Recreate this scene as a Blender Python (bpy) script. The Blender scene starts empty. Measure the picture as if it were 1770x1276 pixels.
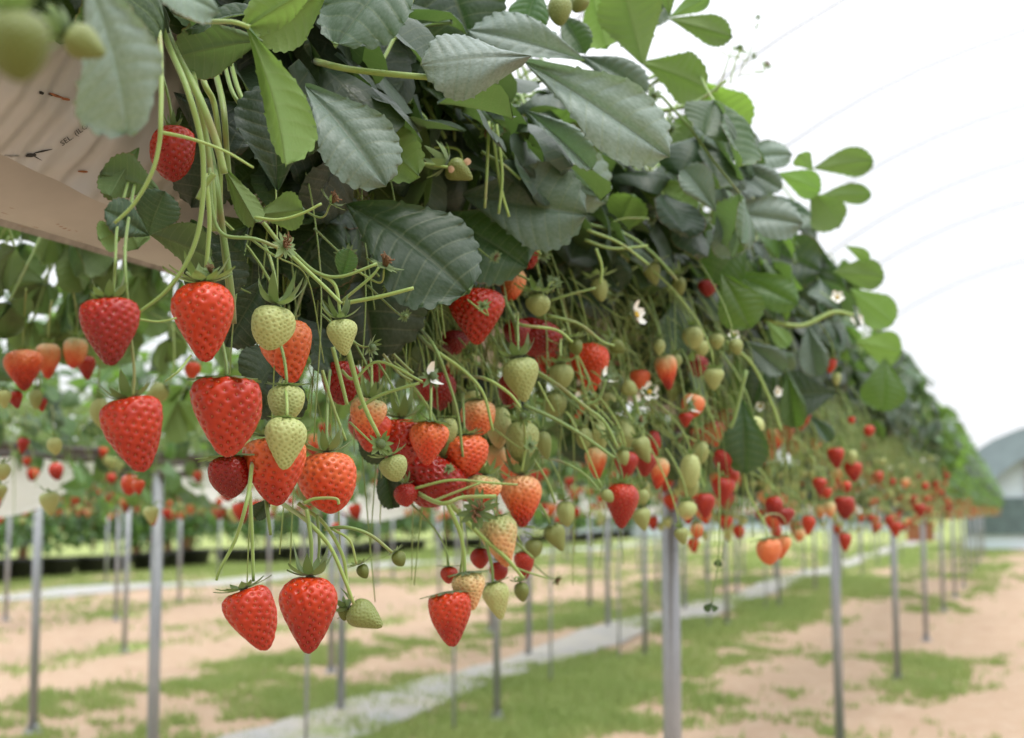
import bpy, math, random
import numpy as np
from mathutils import Vector, Matrix, Quaternion
random.seed(7)
rng = np.random.default_rng(11)
S = bpy.context.scene
COL = S.collection
R_ = math.radians

# ---------------------------------------------------------------- camera, sky, sun, exposure
H = 1.04                      # lens height above the ground
FPX, CX, CY = 2458.0, 885.0, 638.0
YAW, PITCH = R_(19.34), R_(5.74)
cam_d = bpy.data.cameras.new('camera')
cam = bpy.data.objects.new('camera', cam_d); COL.objects.link(cam)
cam.location = (0, 0, H)
cam.rotation_euler = (R_(90)+PITCH, 0, YAW)
cam_d.sensor_width = 36; cam_d.lens = FPX/1770*36
cam_d.clip_start = 0.02; cam_d.clip_end = 600
cam_d.dof.use_dof = True; cam_d.dof.focus_distance = 0.95; cam_d.dof.aperture_fstop = 8.6
S.camera = cam
Rm = cam.rotation_euler.to_matrix()
RT, UP, FW = Rm @ Vector((1,0,0)), Rm @ Vector((0,1,0)), Rm @ Vector((0,0,-1))
CAM = Vector((0,0,H))

W = bpy.data.worlds.new("World"); S.world = W; W.use_nodes = True
nt = W.node_tree; nt.nodes.clear()
sky = nt.nodes.new('ShaderNodeTexSky'); sky.sky_type = 'NISHITA'; sky.sun_disc = False
sky.sun_elevation = R_(66); sky.sun_rotation = R_(118); sky.air_density = 1; sky.dust_density = 3; sky.ozone_density = 1
veil = nt.nodes.new('ShaderNodeMix'); veil.data_type = 'RGBA'
veil.inputs['Factor'].default_value = 0.88
veil.inputs['B'].default_value = (18.5, 18.9, 19.6, 1)      # bright white cloud cover
bg = nt.nodes.new('ShaderNodeBackground'); bg.inputs['Strength'].default_value = 0.10
wo = nt.nodes.new('ShaderNodeOutputWorld')
tcw = nt.nodes.new('ShaderNodeTexCoord'); spw = nt.nodes.new('ShaderNodeSeparateXYZ'); nt.links.new(tcw.outputs['Generated'], spw.inputs[0])
mrw = nt.nodes.new('ShaderNodeMapRange'); mrw.interpolation_type = 'SMOOTHSTEP'; mrw.inputs['From Min'].default_value = .1; mrw.inputs['From Max'].default_value = 1.0; nt.links.new(spw.outputs[2], mrw.inputs['Value'])
cld = nt.nodes.new('ShaderNodeMix'); cld.data_type = 'RGBA'; cld.inputs['A'].default_value = (11.0, 11.2, 11.5, 1); cld.inputs['B'].default_value = (36, 37, 38.5, 1)   # overcast: brighter overhead than at the horizon
nt.links.new(mrw.outputs[0], cld.inputs['Factor']); nt.links.new(cld.outputs['Result'], veil.inputs['B'])
nt.links.new(sky.outputs[0], veil.inputs['A']); nt.links.new(veil.outputs['Result'], bg.inputs[0]); nt.links.new(bg.outputs[0], wo.inputs[0])

sun_d = bpy.data.lights.new('sun', 'SUN'); sun_d.energy = 1.5; sun_d.angle = R_(14); sun_d.color = (1, .96, .9)
sun = bpy.data.objects.new('sun', sun_d); COL.objects.link(sun)
# the sun stands behind the camera to the right, high in thin cloud
sd = Vector((math.sin(R_(118))*math.cos(R_(66)), math.cos(R_(118))*math.cos(R_(66)), math.sin(R_(66))))
sun.rotation_euler = sd.to_track_quat('Z', 'Y').to_euler()
S.view_settings.view_transform = 'Standard'; S.view_settings.look = 'None'
S.view_settings.gamma = 1; S.view_settings.exposure = 0.08
S.view_settings.use_curve_mapping = False
try:
    S.cycles.max_bounces = 7; S.cycles.diffuse_bounces = 4; S.cycles.glossy_bounces = 2
    S.cycles.transmission_bounces = 4; S.cycles.transparent_max_bounces = 6
    S.cycles.caustics_reflective = False; S.cycles.caustics_refractive = False
except Exception: pass

# ---------------------------------------------------------------- layout helpers
# rows run along +Y; L is the distance of a plane left of the lens (x = -L)
def ray(px, py):
    return (FW*FPX + RT*(px-CX) + UP*(CY-py)).normalized()
def at(px, py, L):
    d = ray(px, py); return CAM + d*(-L/d.x)
def at_depth(px, py, dep):
    d = ray(px, py); return CAM + d*(dep/d.dot(FW))
def depth(p): return (Vector(p)-CAM).dot(FW)
def proj(p):
    v = Vector(p)-CAM; z = v.dot(FW)
    if z < 0.05: return (1e6, 1e6, z)
    return (CX+FPX*v.dot(RT)/z, CY-FPX*v.dot(UP)/z, z)

# ---------------------------------------------------------------- object helpers
def mesh(name, v, f, mats=(), smooth=True, uv=None, attrs=None, midx=None):
    m = bpy.data.meshes.new(name)
    v = np.asarray(v, dtype=np.float64)
    m.from_pydata(v.tolist(), [], f if isinstance(f, list) else f.tolist())
    for a in (mats if isinstance(mats, (list, tuple)) else [mats]): m.materials.append(a)
    if smooth: m.polygons.foreach_set('use_smooth', [True]*len(m.polygons))
    if midx is not None: m.polygons.foreach_set('material_index', [int(i) for i in midx])
    if uv is not None:
        ul = m.uv_layers.new(name='UVMap'); li = np.zeros(len(m.loops), dtype=np.int32)
        m.loops.foreach_get('vertex_index', li)
        ul.data.foreach_set('uv', np.asarray(uv)[li].astype(np.float32).ravel())
    for k, a in (attrs or {}).items():
        at_ = m.attributes.new(k, 'FLOAT', 'POINT'); at_.data.foreach_set('value', np.asarray(a, dtype=np.float32))
    m.update(); return m
def ob(name, data, parent=None, mw=None, color=None, **props):
    o = bpy.data.objects.new(name, data); COL.objects.link(o)
    if parent is not None:
        o.parent = parent
        if mw is not None: o.matrix_basis = parent.matrix_basis.inverted() @ mw
    elif mw is not None: o.matrix_basis = mw
    if color is not None: o.color = color
    for k, v in props.items():
        if v is not None: o[k] = v
    return o
def thing(name, label, cat, mw=None, group=None, data=None, color=None):
    return ob(name, data, None, mw, color, label=label, category=cat, group=group)
def struct(name, data, mw=None): return ob(name, data, None, mw, kind='structure')

def smooth_path(pts, n=6):
    P = [np.array(p, dtype=float) for p in pts]
    if len(P) == 2: return [P[0]+(P[1]-P[0])*t for t in np.linspace(0,1,4)]
    Q = [2*P[0]-P[1]]+P+[2*P[-1]-P[-2]]; out = []
    for i in range(1, len(Q)-2):
        for k in range(n):
            t = k/n
            out.append(.5*((2*Q[i])+(-Q[i-1]+Q[i+1])*t+(2*Q[i-1]-5*Q[i]+4*Q[i+1]-Q[i+2])*t*t+(-Q[i-1]+3*Q[i]-3*Q[i+1]+Q[i+2])*t**3))
    out.append(P[-1]); return out
def tube_vf(pts, r0, r1=None, seg=6, cap=True, v0=0):
    if r1 is None: r1 = r0
    pts = np.array([np.array(p, dtype=float) for p in pts]); n = len(pts)
    T = np.gradient(pts, axis=0); T /= np.linalg.norm(T, axis=1)[:,None]+1e-12
    ref = np.array([0.31,0.17,0.93]); V = []
    a = np.cross(T[0], ref); a /= np.linalg.norm(a)
    for i in range(n):
        a = a - T[i]*a.dot(T[i]); a /= np.linalg.norm(a)+1e-12
        b = np.cross(T[i], a); r = r0+(r1-r0)*i/(n-1)
        for k in range(seg):
            an = 2*math.pi*k/seg; V.append(pts[i]+r*(a*math.cos(an)+b*math.sin(an)))
    F = []
    for i in range(n-1):
        for k in range(seg):
            k2 = (k+1)%seg
            F.append([v0+i*seg+k, v0+i*seg+k2, v0+(i+1)*seg+k2, v0+(i+1)*seg+k])
    if cap:
        F.append([v0+k for k in range(seg)][::-1]); F.append([v0+(n-1)*seg+k for k in range(seg)])
    return V, F
class MB:
    def __init__(s): s.v=[]; s.f=[]; s.m=[]
    def add(s, v, f, mi=0):
        o=len(s.v); s.v.extend([tuple(p) for p in v]); s.f.extend([[i+o for i in q] for q in f]); s.m.extend([mi]*len(f))
    def tube(s, pts, r0, r1=None, seg=6, mi=0, smooth=True):
        v,f = tube_vf(smooth_path(pts) if smooth else pts, r0, r1, seg); s.add(v,f,mi)
    def box(s, c, d, mi=0):
        x,y,z=c; a,b,e=d[0]/2,d[1]/2,d[2]/2
        v=[(x-a,y-b,z-e),(x+a,y-b,z-e),(x+a,y+b,z-e),(x-a,y+b,z-e),(x-a,y-b,z+e),(x+a,y-b,z+e),(x+a,y+b,z+e),(x-a,y+b,z+e)]
        s.add(v,[[0,3,2,1],[4,5,6,7],[0,1,5,4],[1,2,6,5],[2,3,7,6],[3,0,4,7]],mi)
    def mesh(s, name, mats, smooth=True): return mesh(name, s.v, s.f, mats, smooth, midx=s.m)

# ---------------------------------------------------------------- materials
def mat(name):
    m = bpy.data.materials.new(name); m.use_nodes = True; t = m.node_tree
    b = t.nodes['Principled BSDF']; return m, t, b
def N(t, typ, **kw):
    n = t.nodes.new(typ)
    for k, v in kw.items(): setattr(n, k, v)
    return n
def val(t, x):
    n = t.nodes.new('ShaderNodeValue'); n.outputs[0].default_value = x; return n.outputs[0]
def mth(t, op, a, b=None, c=None, clamp=False):
    n = t.nodes.new('ShaderNodeMath'); n.operation = op; n.use_clamp = clamp
    for i, x in enumerate((a, b, c)):
        if x is None: continue
        if isinstance(x, (int, float)): n.inputs[i].default_value = x
        else: t.links.new(x, n.inputs[i])
    return n.outputs[0]
def mixc(t, f, a, b, blend='MIX'):
    n = t.nodes.new('ShaderNodeMix'); n.data_type = 'RGBA'; n.blend_type = blend; n.clamp_factor = True
    for s, x in (('Factor', f), ('A', a), ('B', b)):
        if isinstance(x, (int, float)): n.inputs[s].default_value = x
        elif isinstance(x, tuple): n.inputs[s].default_value = (*x, 1) if len(x) == 3 else x
        else: t.links.new(x, n.inputs[s])
    return n.outputs['Result']
def ramp(t, fac, stops):
    n = t.nodes.new('ShaderNodeValToRGB'); e = n.color_ramp.elements
    while len(e) < len(stops): e.new(0.5)
    for i, (p, c) in enumerate(stops): e[i].position = p; e[i].color = (*c, 1) if len(c) == 3 else c
    t.links.new(fac, n.inputs[0]); return n.outputs[0]
def noise(t, scale, vec=None, detail=4, rough=.55):
    n = t.nodes.new('ShaderNodeTexNoise'); n.inputs['Scale'].default_value = scale; n.inputs['Detail'].default_value = detail
    n.inputs['Roughness'].default_value = rough
    if vec is not None: t.links.new(vec, n.inputs['Vector'])
    return n.outputs['Fac']
def bump(t, b, h, strength=.3, dist=.001):
    n = t.nodes.new('ShaderNodeBump'); n.inputs['Strength'].default_value = strength; n.inputs['Distance'].default_value = dist
    t.links.new(h, n.inputs['Height']); t.links.new(n.outputs[0], b.inputs['Normal'])
def sepc(t, c):
    n = t.nodes.new('ShaderNodeSeparateColor'); t.links.new(c, n.inputs[0]); return n.outputs

# leaf: object colour r = youth (fresh light green), g = darkness of age plus painted canopy shade, b = painted sky glare plus dust
def leaf_mat(name, use_obj=True):
    m, t, b = mat(name)
    oi = N(t, 'ShaderNodeObjectInfo'); tc = N(t, 'ShaderNodeTexCoord'); geo = N(t, 'ShaderNodeNewGeometry')
    sp = N(t, 'ShaderNodeSeparateXYZ'); t.links.new(tc.outputs['UV'], sp.inputs[0])
    if use_obj:
        c = sepc(t, oi.outputs['Color']); youth = c[0]; dark = c[1]; glare_bloom = c[2]; rnd = oi.outputs['Random']
    else:
        a = N(t, 'ShaderNodeAttribute', attribute_name='tint'); youth = a.outputs['Fac']; dark = val(t, .35); glare_bloom = val(t, .1); rnd = youth
    upc = mixc(t, youth, (.027, .060, .028), (.085, .185, .028))
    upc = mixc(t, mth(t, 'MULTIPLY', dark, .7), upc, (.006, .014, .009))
    n1 = noise(t, 34, tc.outputs['Object'], 5)
    upc = mixc(t, mth(t, 'MULTIPLY', mth(t, 'SUBTRACT', n1, .42, clamp=True), 1.6), upc, mixc(t, youth, (.058, .082, .055), (.14, .22, .06)))
    upc = mixc(t, mth(t, 'MULTIPLY', glare_bloom, mth(t, 'ADD', .25, n1)), upc, (.25, .31, .28))   # sky glare painted pale into the colour, plus dust on old leaves
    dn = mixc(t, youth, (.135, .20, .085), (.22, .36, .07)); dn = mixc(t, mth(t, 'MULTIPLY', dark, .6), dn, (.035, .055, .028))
    col = mixc(t, geo.outputs['Backfacing'], upc, dn)
    # veins from the UVs: midrib at u=.5, side veins at nine steps
    s = mth(t, 'ABSOLUTE', mth(t, 'SUBTRACT', mth(t, 'MULTIPLY', sp.outputs[0], 2), 1))
    mid = mth(t, 'LESS_THAN', s, .028)
    fr = mth(t, 'FRACT', mth(t, 'ADD', mth(t, 'MULTIPLY', sp.outputs[1], 9), .5))
    dv = mth(t, 'ABSOLUTE', mth(t, 'SUBTRACT', fr, .5))
    vein = mth(t, 'MAXIMUM', mid, mth(t, 'MULTIPLY', mth(t, 'LESS_THAN', dv, .055), mth(t, 'LESS_THAN', s, .93)))
    col = mixc(t, mth(t, 'MULTIPLY', vein, .22), col, mixc(t, youth, (.17, .19, .10), (.26, .38, .12)))
    # browned rim on some leaves
    rim = mth(t, 'MULTIPLY', mth(t, 'GREATER_THAN', mth(t, 'ADD', s, mth(t, 'MULTIPLY', n1, .10)), 1.03), mth(t, 'GREATER_THAN', rnd, .62))
    col = mixc(t, mth(t, 'MULTIPLY', rim, .6), col, (.14, .055, .03))
    hv = N(t, 'ShaderNodeHueSaturation'); t.links.new(col, hv.inputs['Color'])
    t.links.new(mth(t, 'ADD', .485, mth(t, 'MULTIPLY', rnd, .03)), hv.inputs['Hue'])
    t.links.new(mth(t, 'ADD', .8, mth(t, 'MULTIPLY', rnd, .42)), hv.inputs['Value'])
    col = hv.outputs[0]
    t.links.new(col, b.inputs['Base Color'])
    t.links.new(mixc(t, geo.outputs['Backfacing'], (.40,.40,.40), (.75,.75,.75)), b.inputs['Roughness'])
    b.inputs['Specular IOR Level'].default_value = .45
    b.inputs['Sheen Weight'].default_value = .06; b.inputs['Sheen Roughness'].default_value = .45
    b.inputs['Sheen Tint'].default_value = (.8,.92,1,1)
    # fine quilting between the veins
    q = N(t, 'ShaderNodeTexVoronoi'); q.inputs['Scale'].default_value = 26; t.links.new(tc.outputs['UV'], q.inputs['Vector'])
    hh = mth(t, 'ADD', mth(t, 'ADD', mth(t, 'MULTIPLY', q.outputs['Distance'], -.6), mth(t, 'MULTIPLY', noise(t, 9, tc.outputs['UV'], 3), 1.1)), mth(t, 'MULTIPLY', noise(t, 300, tc.outputs['Object'], 2), .25))
    bump(t, b, hh, .3, .0012)
    tr = N(t, 'ShaderNodeBsdfTranslucent')
    t.links.new(mixc(t, .45, col, mixc(t, youth, (.15, .34, .03), (.25, .47, .04))), tr.inputs['Color'])
    mx = N(t, 'ShaderNodeMixShader'); mx.inputs[0].default_value = .36
    t.links.new(mth(t, 'ADD', .24, mth(t, 'MULTIPLY', youth, .22)), mx.inputs[0])
    out = t.nodes['Material Output']
    t.links.new(b.outputs[0], mx.inputs[1]); t.links.new(tr.outputs[0], mx.inputs[2]); t.links.new(mx.outputs[0], out.inputs['Surface'])
    return m
M_LEAF = leaf_mat('strawberry leaf'); M_MASS = leaf_mat('strawberry leaf mass', False)

def fruit_mat(name, use_obj=True):
    m, t, b = mat(name)
    tc = N(t, 'ShaderNodeTexCoord'); sp = N(t, 'ShaderNodeSeparateXYZ')
    if use_obj:
        oi = N(t, 'ShaderNodeObjectInfo'); c = sepc(t, oi.outputs['Color']); rip, green, sh = c[0], c[1], c[2]
        t.links.new(tc.outputs['Object'], sp.inputs[0]); z = sp.outputs[2]; vec = tc.outputs['Object']; ns = 3.2
        rndv = oi.outputs['Random']
        va = N(t, 'ShaderNodeVectorMath'); va.operation = 'ADD'; t.links.new(vec, va.inputs[0])
        cmb = N(t, 'ShaderNodeCombineXYZ'); t.links.new(mth(t, 'MULTIPLY', rndv, 37), cmb.inputs[0]); t.links.new(cmb.outputs[0], va.inputs[1]); vec = va.outputs[0]
    else:
        a = N(t, 'ShaderNodeAttribute', attribute_name='ripe'); rip = a.outputs['Fac']; green = val(t, .25); sh = val(t, .3)
        a2 = N(t, 'ShaderNodeAttribute', attribute_name='lz'); z = a2.outputs['Fac']; vec = tc.outputs['Object']; ns = 60
    n1 = noise(t, ns, vec, 3)
    # tip ripens before the shoulder
    loc = mth(t, 'SUBTRACT', rip, mth(t, 'MULTIPLY', mth(t, 'ADD', z, .12), sh))
    loc = mth(t, 'ADD', loc, mth(t, 'MULTIPLY', mth(t, 'SUBTRACT', n1, .5), mth(t, 'ADD', .16, mth(t, 'MULTIPLY', sh, .35))), clamp=True)
    un = mixc(t, green, (.43, .48, .19), (.095, .12, .02))
    rr = ramp(t, loc, [(0, (0,0,0)), (.30, (.60,.37,.17)), (.5, (.60,.16,.05)), (.68, (.48,.040,.007)), (.86, (.25,.009,.0035)), (1, (.14,.004,.004))])
    f = mth(t, 'MULTIPLY', mth(t, 'SUBTRACT', loc, .12, clamp=True), 5.5, clamp=True)
    col = mixc(t, f, un, rr)
    if use_obj:
        d = N(t, 'ShaderNodeAttribute', attribute_name='dimple')
        col = mixc(t, mth(t, 'MULTIPLY', d.outputs['Fac'], .5), col, mixc(t, f, (.17,.21,.04), mixc(t, .5, rr, (.40,.02,.008))))
    t.links.new(col, b.inputs['Base Color'])
    t.links.new(mixc(t, f, (.52,.52,.52), (.27,.27,.27)), b.inputs['Roughness'])
    b.inputs['Subsurface Weight'].default_value = .05; b.inputs['Subsurface Radius'].default_value = (1, .35, .2); b.inputs['Subsurface Scale'].default_value = .003
    b.inputs['Specular IOR Level'].default_value = .36
    b.inputs['Coat Weight'].default_value = .06; b.inputs['Coat Roughness'].default_value = .1
    bump(t, b, noise(t, ns*14, vec, 3), .25, .0006)
    return m
M_FRUIT = fruit_mat('strawberry flesh'); M_FRUITFAR = fruit_mat('distant strawberry flesh', False)
m, t, b = mat('achene'); oi = N(t, 'ShaderNodeObjectInfo'); c = sepc(t, oi.outputs['Color'])
t.links.new(ramp(t, c[0], [(0, (.30,.33,.08)), (.4, (.42,.24,.06)), (.8, (.56,.24,.06)), (1, (.40,.12,.04))]), b.inputs['Base Color'])
b.inputs['Roughness'].default_value = .35; M_SEED = m

def plain(name, col, rough=.6, nscale=40, var=.25, bmp=.2, spec=.5, metal=0, col2=None, dist=.001):
    m, t, b = mat(name); tc = N(t, 'ShaderNodeTexCoord')
    n1 = noise(t, nscale, tc.outputs['Object'], 5)
    t.links.new(mixc(t, mth(t, 'MULTIPLY', mth(t, 'SUBTRACT', n1, .3, clamp=True), 2.2, clamp=True), col, col2 or tuple(x*(1-var) for x in col)), b.inputs['Base Color'])
    b.inputs['Roughness'].default_value = rough; b.inputs['Specular IOR Level'].default_value = spec; b.inputs['Metallic'].default_value = metal
    bump(t, b, noise(t, nscale*4, tc.outputs['Object'], 4), bmp, dist)
    return m
def stem_mat():
    m, t, b = mat('strawberry stem'); tc = N(t, 'ShaderNodeTexCoord'); oi = N(t, 'ShaderNodeObjectInfo')
    c = mixc(t, oi.outputs['Random'], (.13,.21,.045), (.24,.34,.075))
    c = mixc(t, mth(t, 'MULTIPLY', mth(t, 'SUBTRACT', noise(t, 25, tc.outputs['Object'], 3), .56, clamp=True), 4, clamp=True), c, (.22,.13,.06))
    t.links.new(c, b.inputs['Base Color']); b.inputs['Roughness'].default_value = .5
    b.inputs['Subsurface Weight'].default_value = .15; b.inputs['Subsurface Scale'].default_value = .001
    b.inputs['Sheen Weight'].default_value = .2
    bump(t, b, noise(t, 1500, tc.outputs['Object'], 3), .35, .0004); return m
M_STEM = stem_mat()
m, t, b = mat('sepal'); tc = N(t, 'ShaderNodeTexCoord'); oi = N(t, 'ShaderNodeObjectInfo')
c = mixc(t, oi.outputs['Random'], (.035,.08,.022), (.12,.19,.05)); c = mixc(t, mth(t,'MULTIPLY',noise(t, 200, tc.outputs['Object'], 3),.5), c, (.19,.25,.09))
t.links.new(c, b.inputs['Base Color']); b.inputs['Roughness'].default_value = .6; b.inputs['Sheen Weight'].default_value = .25
tr = N(t, 'ShaderNodeBsdfTranslucent'); t.links.new(mixc(t, .5, c, (.3,.5,.08)), tr.inputs['Color'])
mx = N(t, 'ShaderNodeMixShader'); mx.inputs[0].default_value = .3
t.links.new(b.outputs[0], mx.inputs[1]); t.links.new(tr.outputs[0], mx.inputs[2]); t.links.new(mx.outputs[0], t.nodes['Material Output'].inputs[0]); M_SEPAL = m
M_PETAL = plain('white petal', (.82,.82,.76), .55, 200, .06)
M_YELLOW = plain('yellow flower centre', (.62,.42,.05), .7, 600, .4)
M_BROWN = plain('withered brown stamen', (.28,.15,.07), .85, 300, .5, .5)
M_DRY = plain('dried petal', (.50,.33,.20), .8, 200, .4)
M_TIP = plain('cut stem end', (.20,.12,.06), .9, 300, .4)
M_POST = plain('galvanised steel', (.36,.37,.39), .42, 12, .22, .1, .5, .55)
M_TROUGH = plain('dusty white steel trough', (.45,.435,.415), .55, 7, .12, .25, .4, 0, (.32,.31,.30))
M_FILM = plain('white plastic film', (.84,.83,.80), .4, 6, .06, .3)
_t = M_FILM.node_tree; _tr = N(_t, 'ShaderNodeBsdfTranslucent'); _tr.inputs['Color'].default_value = (.85,.85,.83,1); _mx = N(_t, 'ShaderNodeMixShader'); _mx.inputs[0].default_value = .5
_t.links.new(_t.nodes['Principled BSDF'].outputs[0], _mx.inputs[1]); _t.links.new(_tr.outputs[0], _mx.inputs[2]); _t.links.new(_mx.outputs[0], _t.nodes['Material Output'].inputs[0])
M_DARKBAR = plain('dark bracket steel', (.10,.08,.075), .6, 20, .3)
M_POT = plain('black plastic pot', (.018,.018,.022), .45, 12, .3)
M_SOIL = plain('dark growing medium', (.05,.032,.022), .95, 60, .5, .8, .2, 0, None, .006)
M_INK = plain('black printing ink', (.015,.014,.014), .6, 40, .1)
M_RUST = plain('rust stain', (.35,.13,.05), .85, 150, .6)
# ---------------------------------------------------------------- ground
def ground_mat():
    m, t, b = mat('field ground'); geo = N(t, 'ShaderNodeNewGeometry'); sp = N(t, 'ShaderNodeSeparateXYZ'); t.links.new(geo.outputs['Position'], sp.inputs[0])
    x, y = sp.outputs[0], sp.outputs[1]; pos = geo.outputs['Position']
    mp = N(t, 'ShaderNodeMapping'); mp.inputs['Scale'].default_value = (1, .35, 1); t.links.new(pos, mp.inputs['Vector'])
    n_big = noise(t, .9, mp.outputs[0], 5, .6); n_f = noise(t, 9, pos, 6, .65); n_ff = noise(t, 60, pos, 5, .6)
    L = mth(t, 'MULTIPLY', x, -1)
    Lw = mth(t, 'ADD', L, mth(t, 'MULTIPLY', mth(t, 'SUBTRACT', n_big, .5), 1.7))
    mr = N(t, 'ShaderNodeMapRange'); mr.inputs['From Min'].default_value = -4; mr.inputs['From Max'].default_value = 16; t.links.new(Lw, mr.inputs['Value'])
    g = lambda L_: (L_+4)/20
    k = lambda v: (v, v, v)
    band = mth(t, 'MULTIPLY', N(t, 'ShaderNodeAttribute', attribute_name='turf').outputs['Fac'], .85)
    far = mth(t, 'MULTIPLY', mth(t, 'SUBTRACT', y, 24), .04, clamp=True)
    grass = mth(t, 'ADD', band, mth(t, 'MULTIPLY', far, .5))
    grass = mth(t, 'ADD', grass, mth(t, 'MULTIPLY', mth(t, 'SUBTRACT', n_f, .5), 1.1))
    grass = mth(t, 'MULTIPLY', mth(t, 'SUBTRACT', grass, .30), 3.2, clamp=True)
    soil = mixc(t, n_big, (.42,.30,.21), (.33,.23,.155)); soil = mixc(t, mth(t, 'MULTIPLY', mth(t, 'SUBTRACT', n_f, .5, clamp=True), 2.4), soil, (.52,.42,.32))
    soil = mixc(t, mth(t, 'MULTIPLY', mth(t, 'SUBTRACT', noise(t, 2.3, pos, 4), .6, clamp=True), 5, clamp=True), soil, (.27,.17,.115))
    gr = mixc(t, n_big, (.27,.32,.12), (.215,.28,.085)); gr = mixc(t, mth(t, 'MULTIPLY', n_ff, .6), gr, (.27,.27,.09))
    t.links.new(mixc(t, grass, soil, gr), b.inputs['Base Color']); b.inputs['Roughness'].default_value = .95; b.inputs['Specular IOR Level'].default_value = .2
    bump(t, b, mth(t, 'ADD', n_f, mth(t, 'MULTIPLY', n_ff, .3)), .7, .05); return m
M_GROUND = ground_mat()
def hgt(x, y):
    return .025*np.sin(x*1.7+y*.6)+.02*np.sin(y*1.3-x*.8+1)+.012*np.sin(x*5.1+y*3.3)*np.sin(y*4.1-x*2)
_vr = np.random.default_rng(5).random((256,256))
def vn(x, y, sc):          # smooth value noise
    x = np.asarray(x)*sc+91.3; y = np.asarray(y)*sc+47.7; i = np.floor(x).astype(int); j = np.floor(y).astype(int); u = x-i; v = y-j
    u = u*u*(3-2*u); v = v*v*(3-2*v); g = lambda a,b: _vr[a%256, b%256]
    return (g(i,j)*(1-u)+g(i+1,j)*u)*(1-v)+(g(i,j+1)*(1-u)+g(i+1,j+1)*u)*v
def fbm(L, y): return .42*vn(L*1.6,y*.55,1)+.27*vn(L*1.3,y*.8,2.7)+.19*vn(L,y,6.3)+.12*vn(L,y,14)
def dens(L, y):
    q = L+.30*(vn(L,y,.7)-.5)+.22*(vn(L,y,3)-.5)
    xp = [-9,-1.4,-.7,-.2,.25,.5,.85,1.2,1.75,2.1,3.1,3.7,4.2,5.0,5.4,5.9,6.2,6.6,7.0,8.5,8.9,9.5,9.9,10.5,11.2,12.2,12.6,30]
    fp = [.35,.2,-.1,-.1,.05,.30,.12,-.1,-.05,.46,.50,.28,.30,.24,-.05,-.05,.38,.36,-.05,-.05,.38,.36,-.05,.05,.18,.3,.65,.75]
    d = np.interp(q, xp, fp) + np.clip((y-16)*.02,0,.28)*(np.abs(q+.3)>.35)
    d = np.where((L>3.08)&(L<3.66)|(L>11.4)&(L<12.3), d-.35, d)
    return np.clip(.42+(d-.42)*1.35+(fbm(L,y)-.5)*3.2+(vn(L,y,9)-.5)*.5, 0, 1)**1.2
xs = np.concatenate([np.linspace(-220,-20,10)[:-1], np.linspace(-20,-5,70)[:-1], np.linspace(-5,2,70)[:-1], np.linspace(2,6,12), np.linspace(6,180,9)[1:]])
ys = np.concatenate([np.linspace(-60,0,6)[:-1], np.linspace(0,20,150)[:-1], np.linspace(20,60,100), np.linspace(60,400,14)[1:]])
X, Y = np.meshgrid(xs, ys); Z = hgt(X, Y)-.045
nx, ny = len(xs), len(ys)
idx = np.arange(nx*ny).reshape(ny, nx)
F = np.stack([idx[:-1,:-1], idx[:-1,1:], idx[1:,1:], idx[1:,:-1]], -1).reshape(-1,4)
struct('ground', mesh('ground', np.stack([X,Y,Z],-1).reshape(-1,3), F, M_GROUND, attrs={'turf': np.where(Y < 60, dens(-X, Y), .6).reshape(-1)}))

# weed matting strips
def strip(name, L0, L1, y0, y1, col, col2):
    m, t, b = mat(name); pos = N(t, 'ShaderNodeNewGeometry').outputs['Position']
    c = mixc(t, mth(t,'MULTIPLY',mth(t,'SUBTRACT',noise(t, 3, pos, 6, .7),.35,clamp=True),3,clamp=True), col, col2)
    c = mixc(t, mth(t,'MULTIPLY',mth(t,'SUBTRACT',noise(t, 1.3, pos, 3),.62,clamp=True),8,clamp=True), c, (.2,.24,.08))
    t.links.new(c, b.inputs['Base Color']); b.inputs['Roughness'].default_value = .8
    bump(t, b, noise(t, 14, pos, 5), .6, .03)
    n = 160; yy = np.linspace(y0, y1, n); V=[]; Fc=[]
    for i, y in enumerate(yy):
        e0 = .03*math.sin(y*.9)+.02*math.sin(y*4.7+1); e1 = .03*math.sin(y*.7+2)+.025*math.sin(y*5.3)
        for k in range(6):
            x = -(L0+e0+(L1+e1-L0-e0)*k/5)
            V.append((x, y, float(hgt(x, y))-.045+.012+.02*math.sin(math.pi*k/5)))
    for i in range(n-1):
        for k in range(5): Fc.append([i*6+k, i*6+k+1, (i+1)*6+k+1, (i+1)*6+k])
    struct(name, mesh(name, V, Fc, m))
strip('weed_mat_path', 3.08, 3.66, 1, 70, (.27,.27,.275), (.37,.33,.27))
strip('grey_path', 11.4, 12.3, 6, 90, (.28,.29,.30), (.33,.30,.24))

# grass blades, real geometry in the green bands
def grass_field(name, n, xr, yr, dens, hmax=.075, seed=3):
    r = np.random.default_rng(seed)
    x = r.uniform(*xr, n*3); y = yr[0]+(yr[1]-yr[0])*r.random(n*3)**1.5
    k = r.random(n*3) < dens(-x, y); x, y = x[k][:n], y[k][:n]; n = len(x)
    h = hmax*r.uniform(.35,1,n); a = r.uniform(0,2*math.pi,n); w = .006*r.uniform(.6,1.5,n)*(1+y*.06)
    z = hgt(x,y)-.05; lean = h*r.uniform(.1,.7,n); la = r.uniform(0,2*math.pi,n)
    b0 = np.stack([x-np.cos(a)*w, y-np.sin(a)*w, z],-1); b1 = np.stack([x+np.cos(a)*w, y+np.sin(a)*w, z],-1)
    tp = np.stack([x+np.cos(la)*lean, y+np.sin(la)*lean, z+h],-1)
    V = np.stack([b0,b1,tp],1).reshape(-1,3); Fc = np.arange(3*n).reshape(-1,3)
    return mesh(name, V, Fc, M_GRASS, smooth=False)
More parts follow.
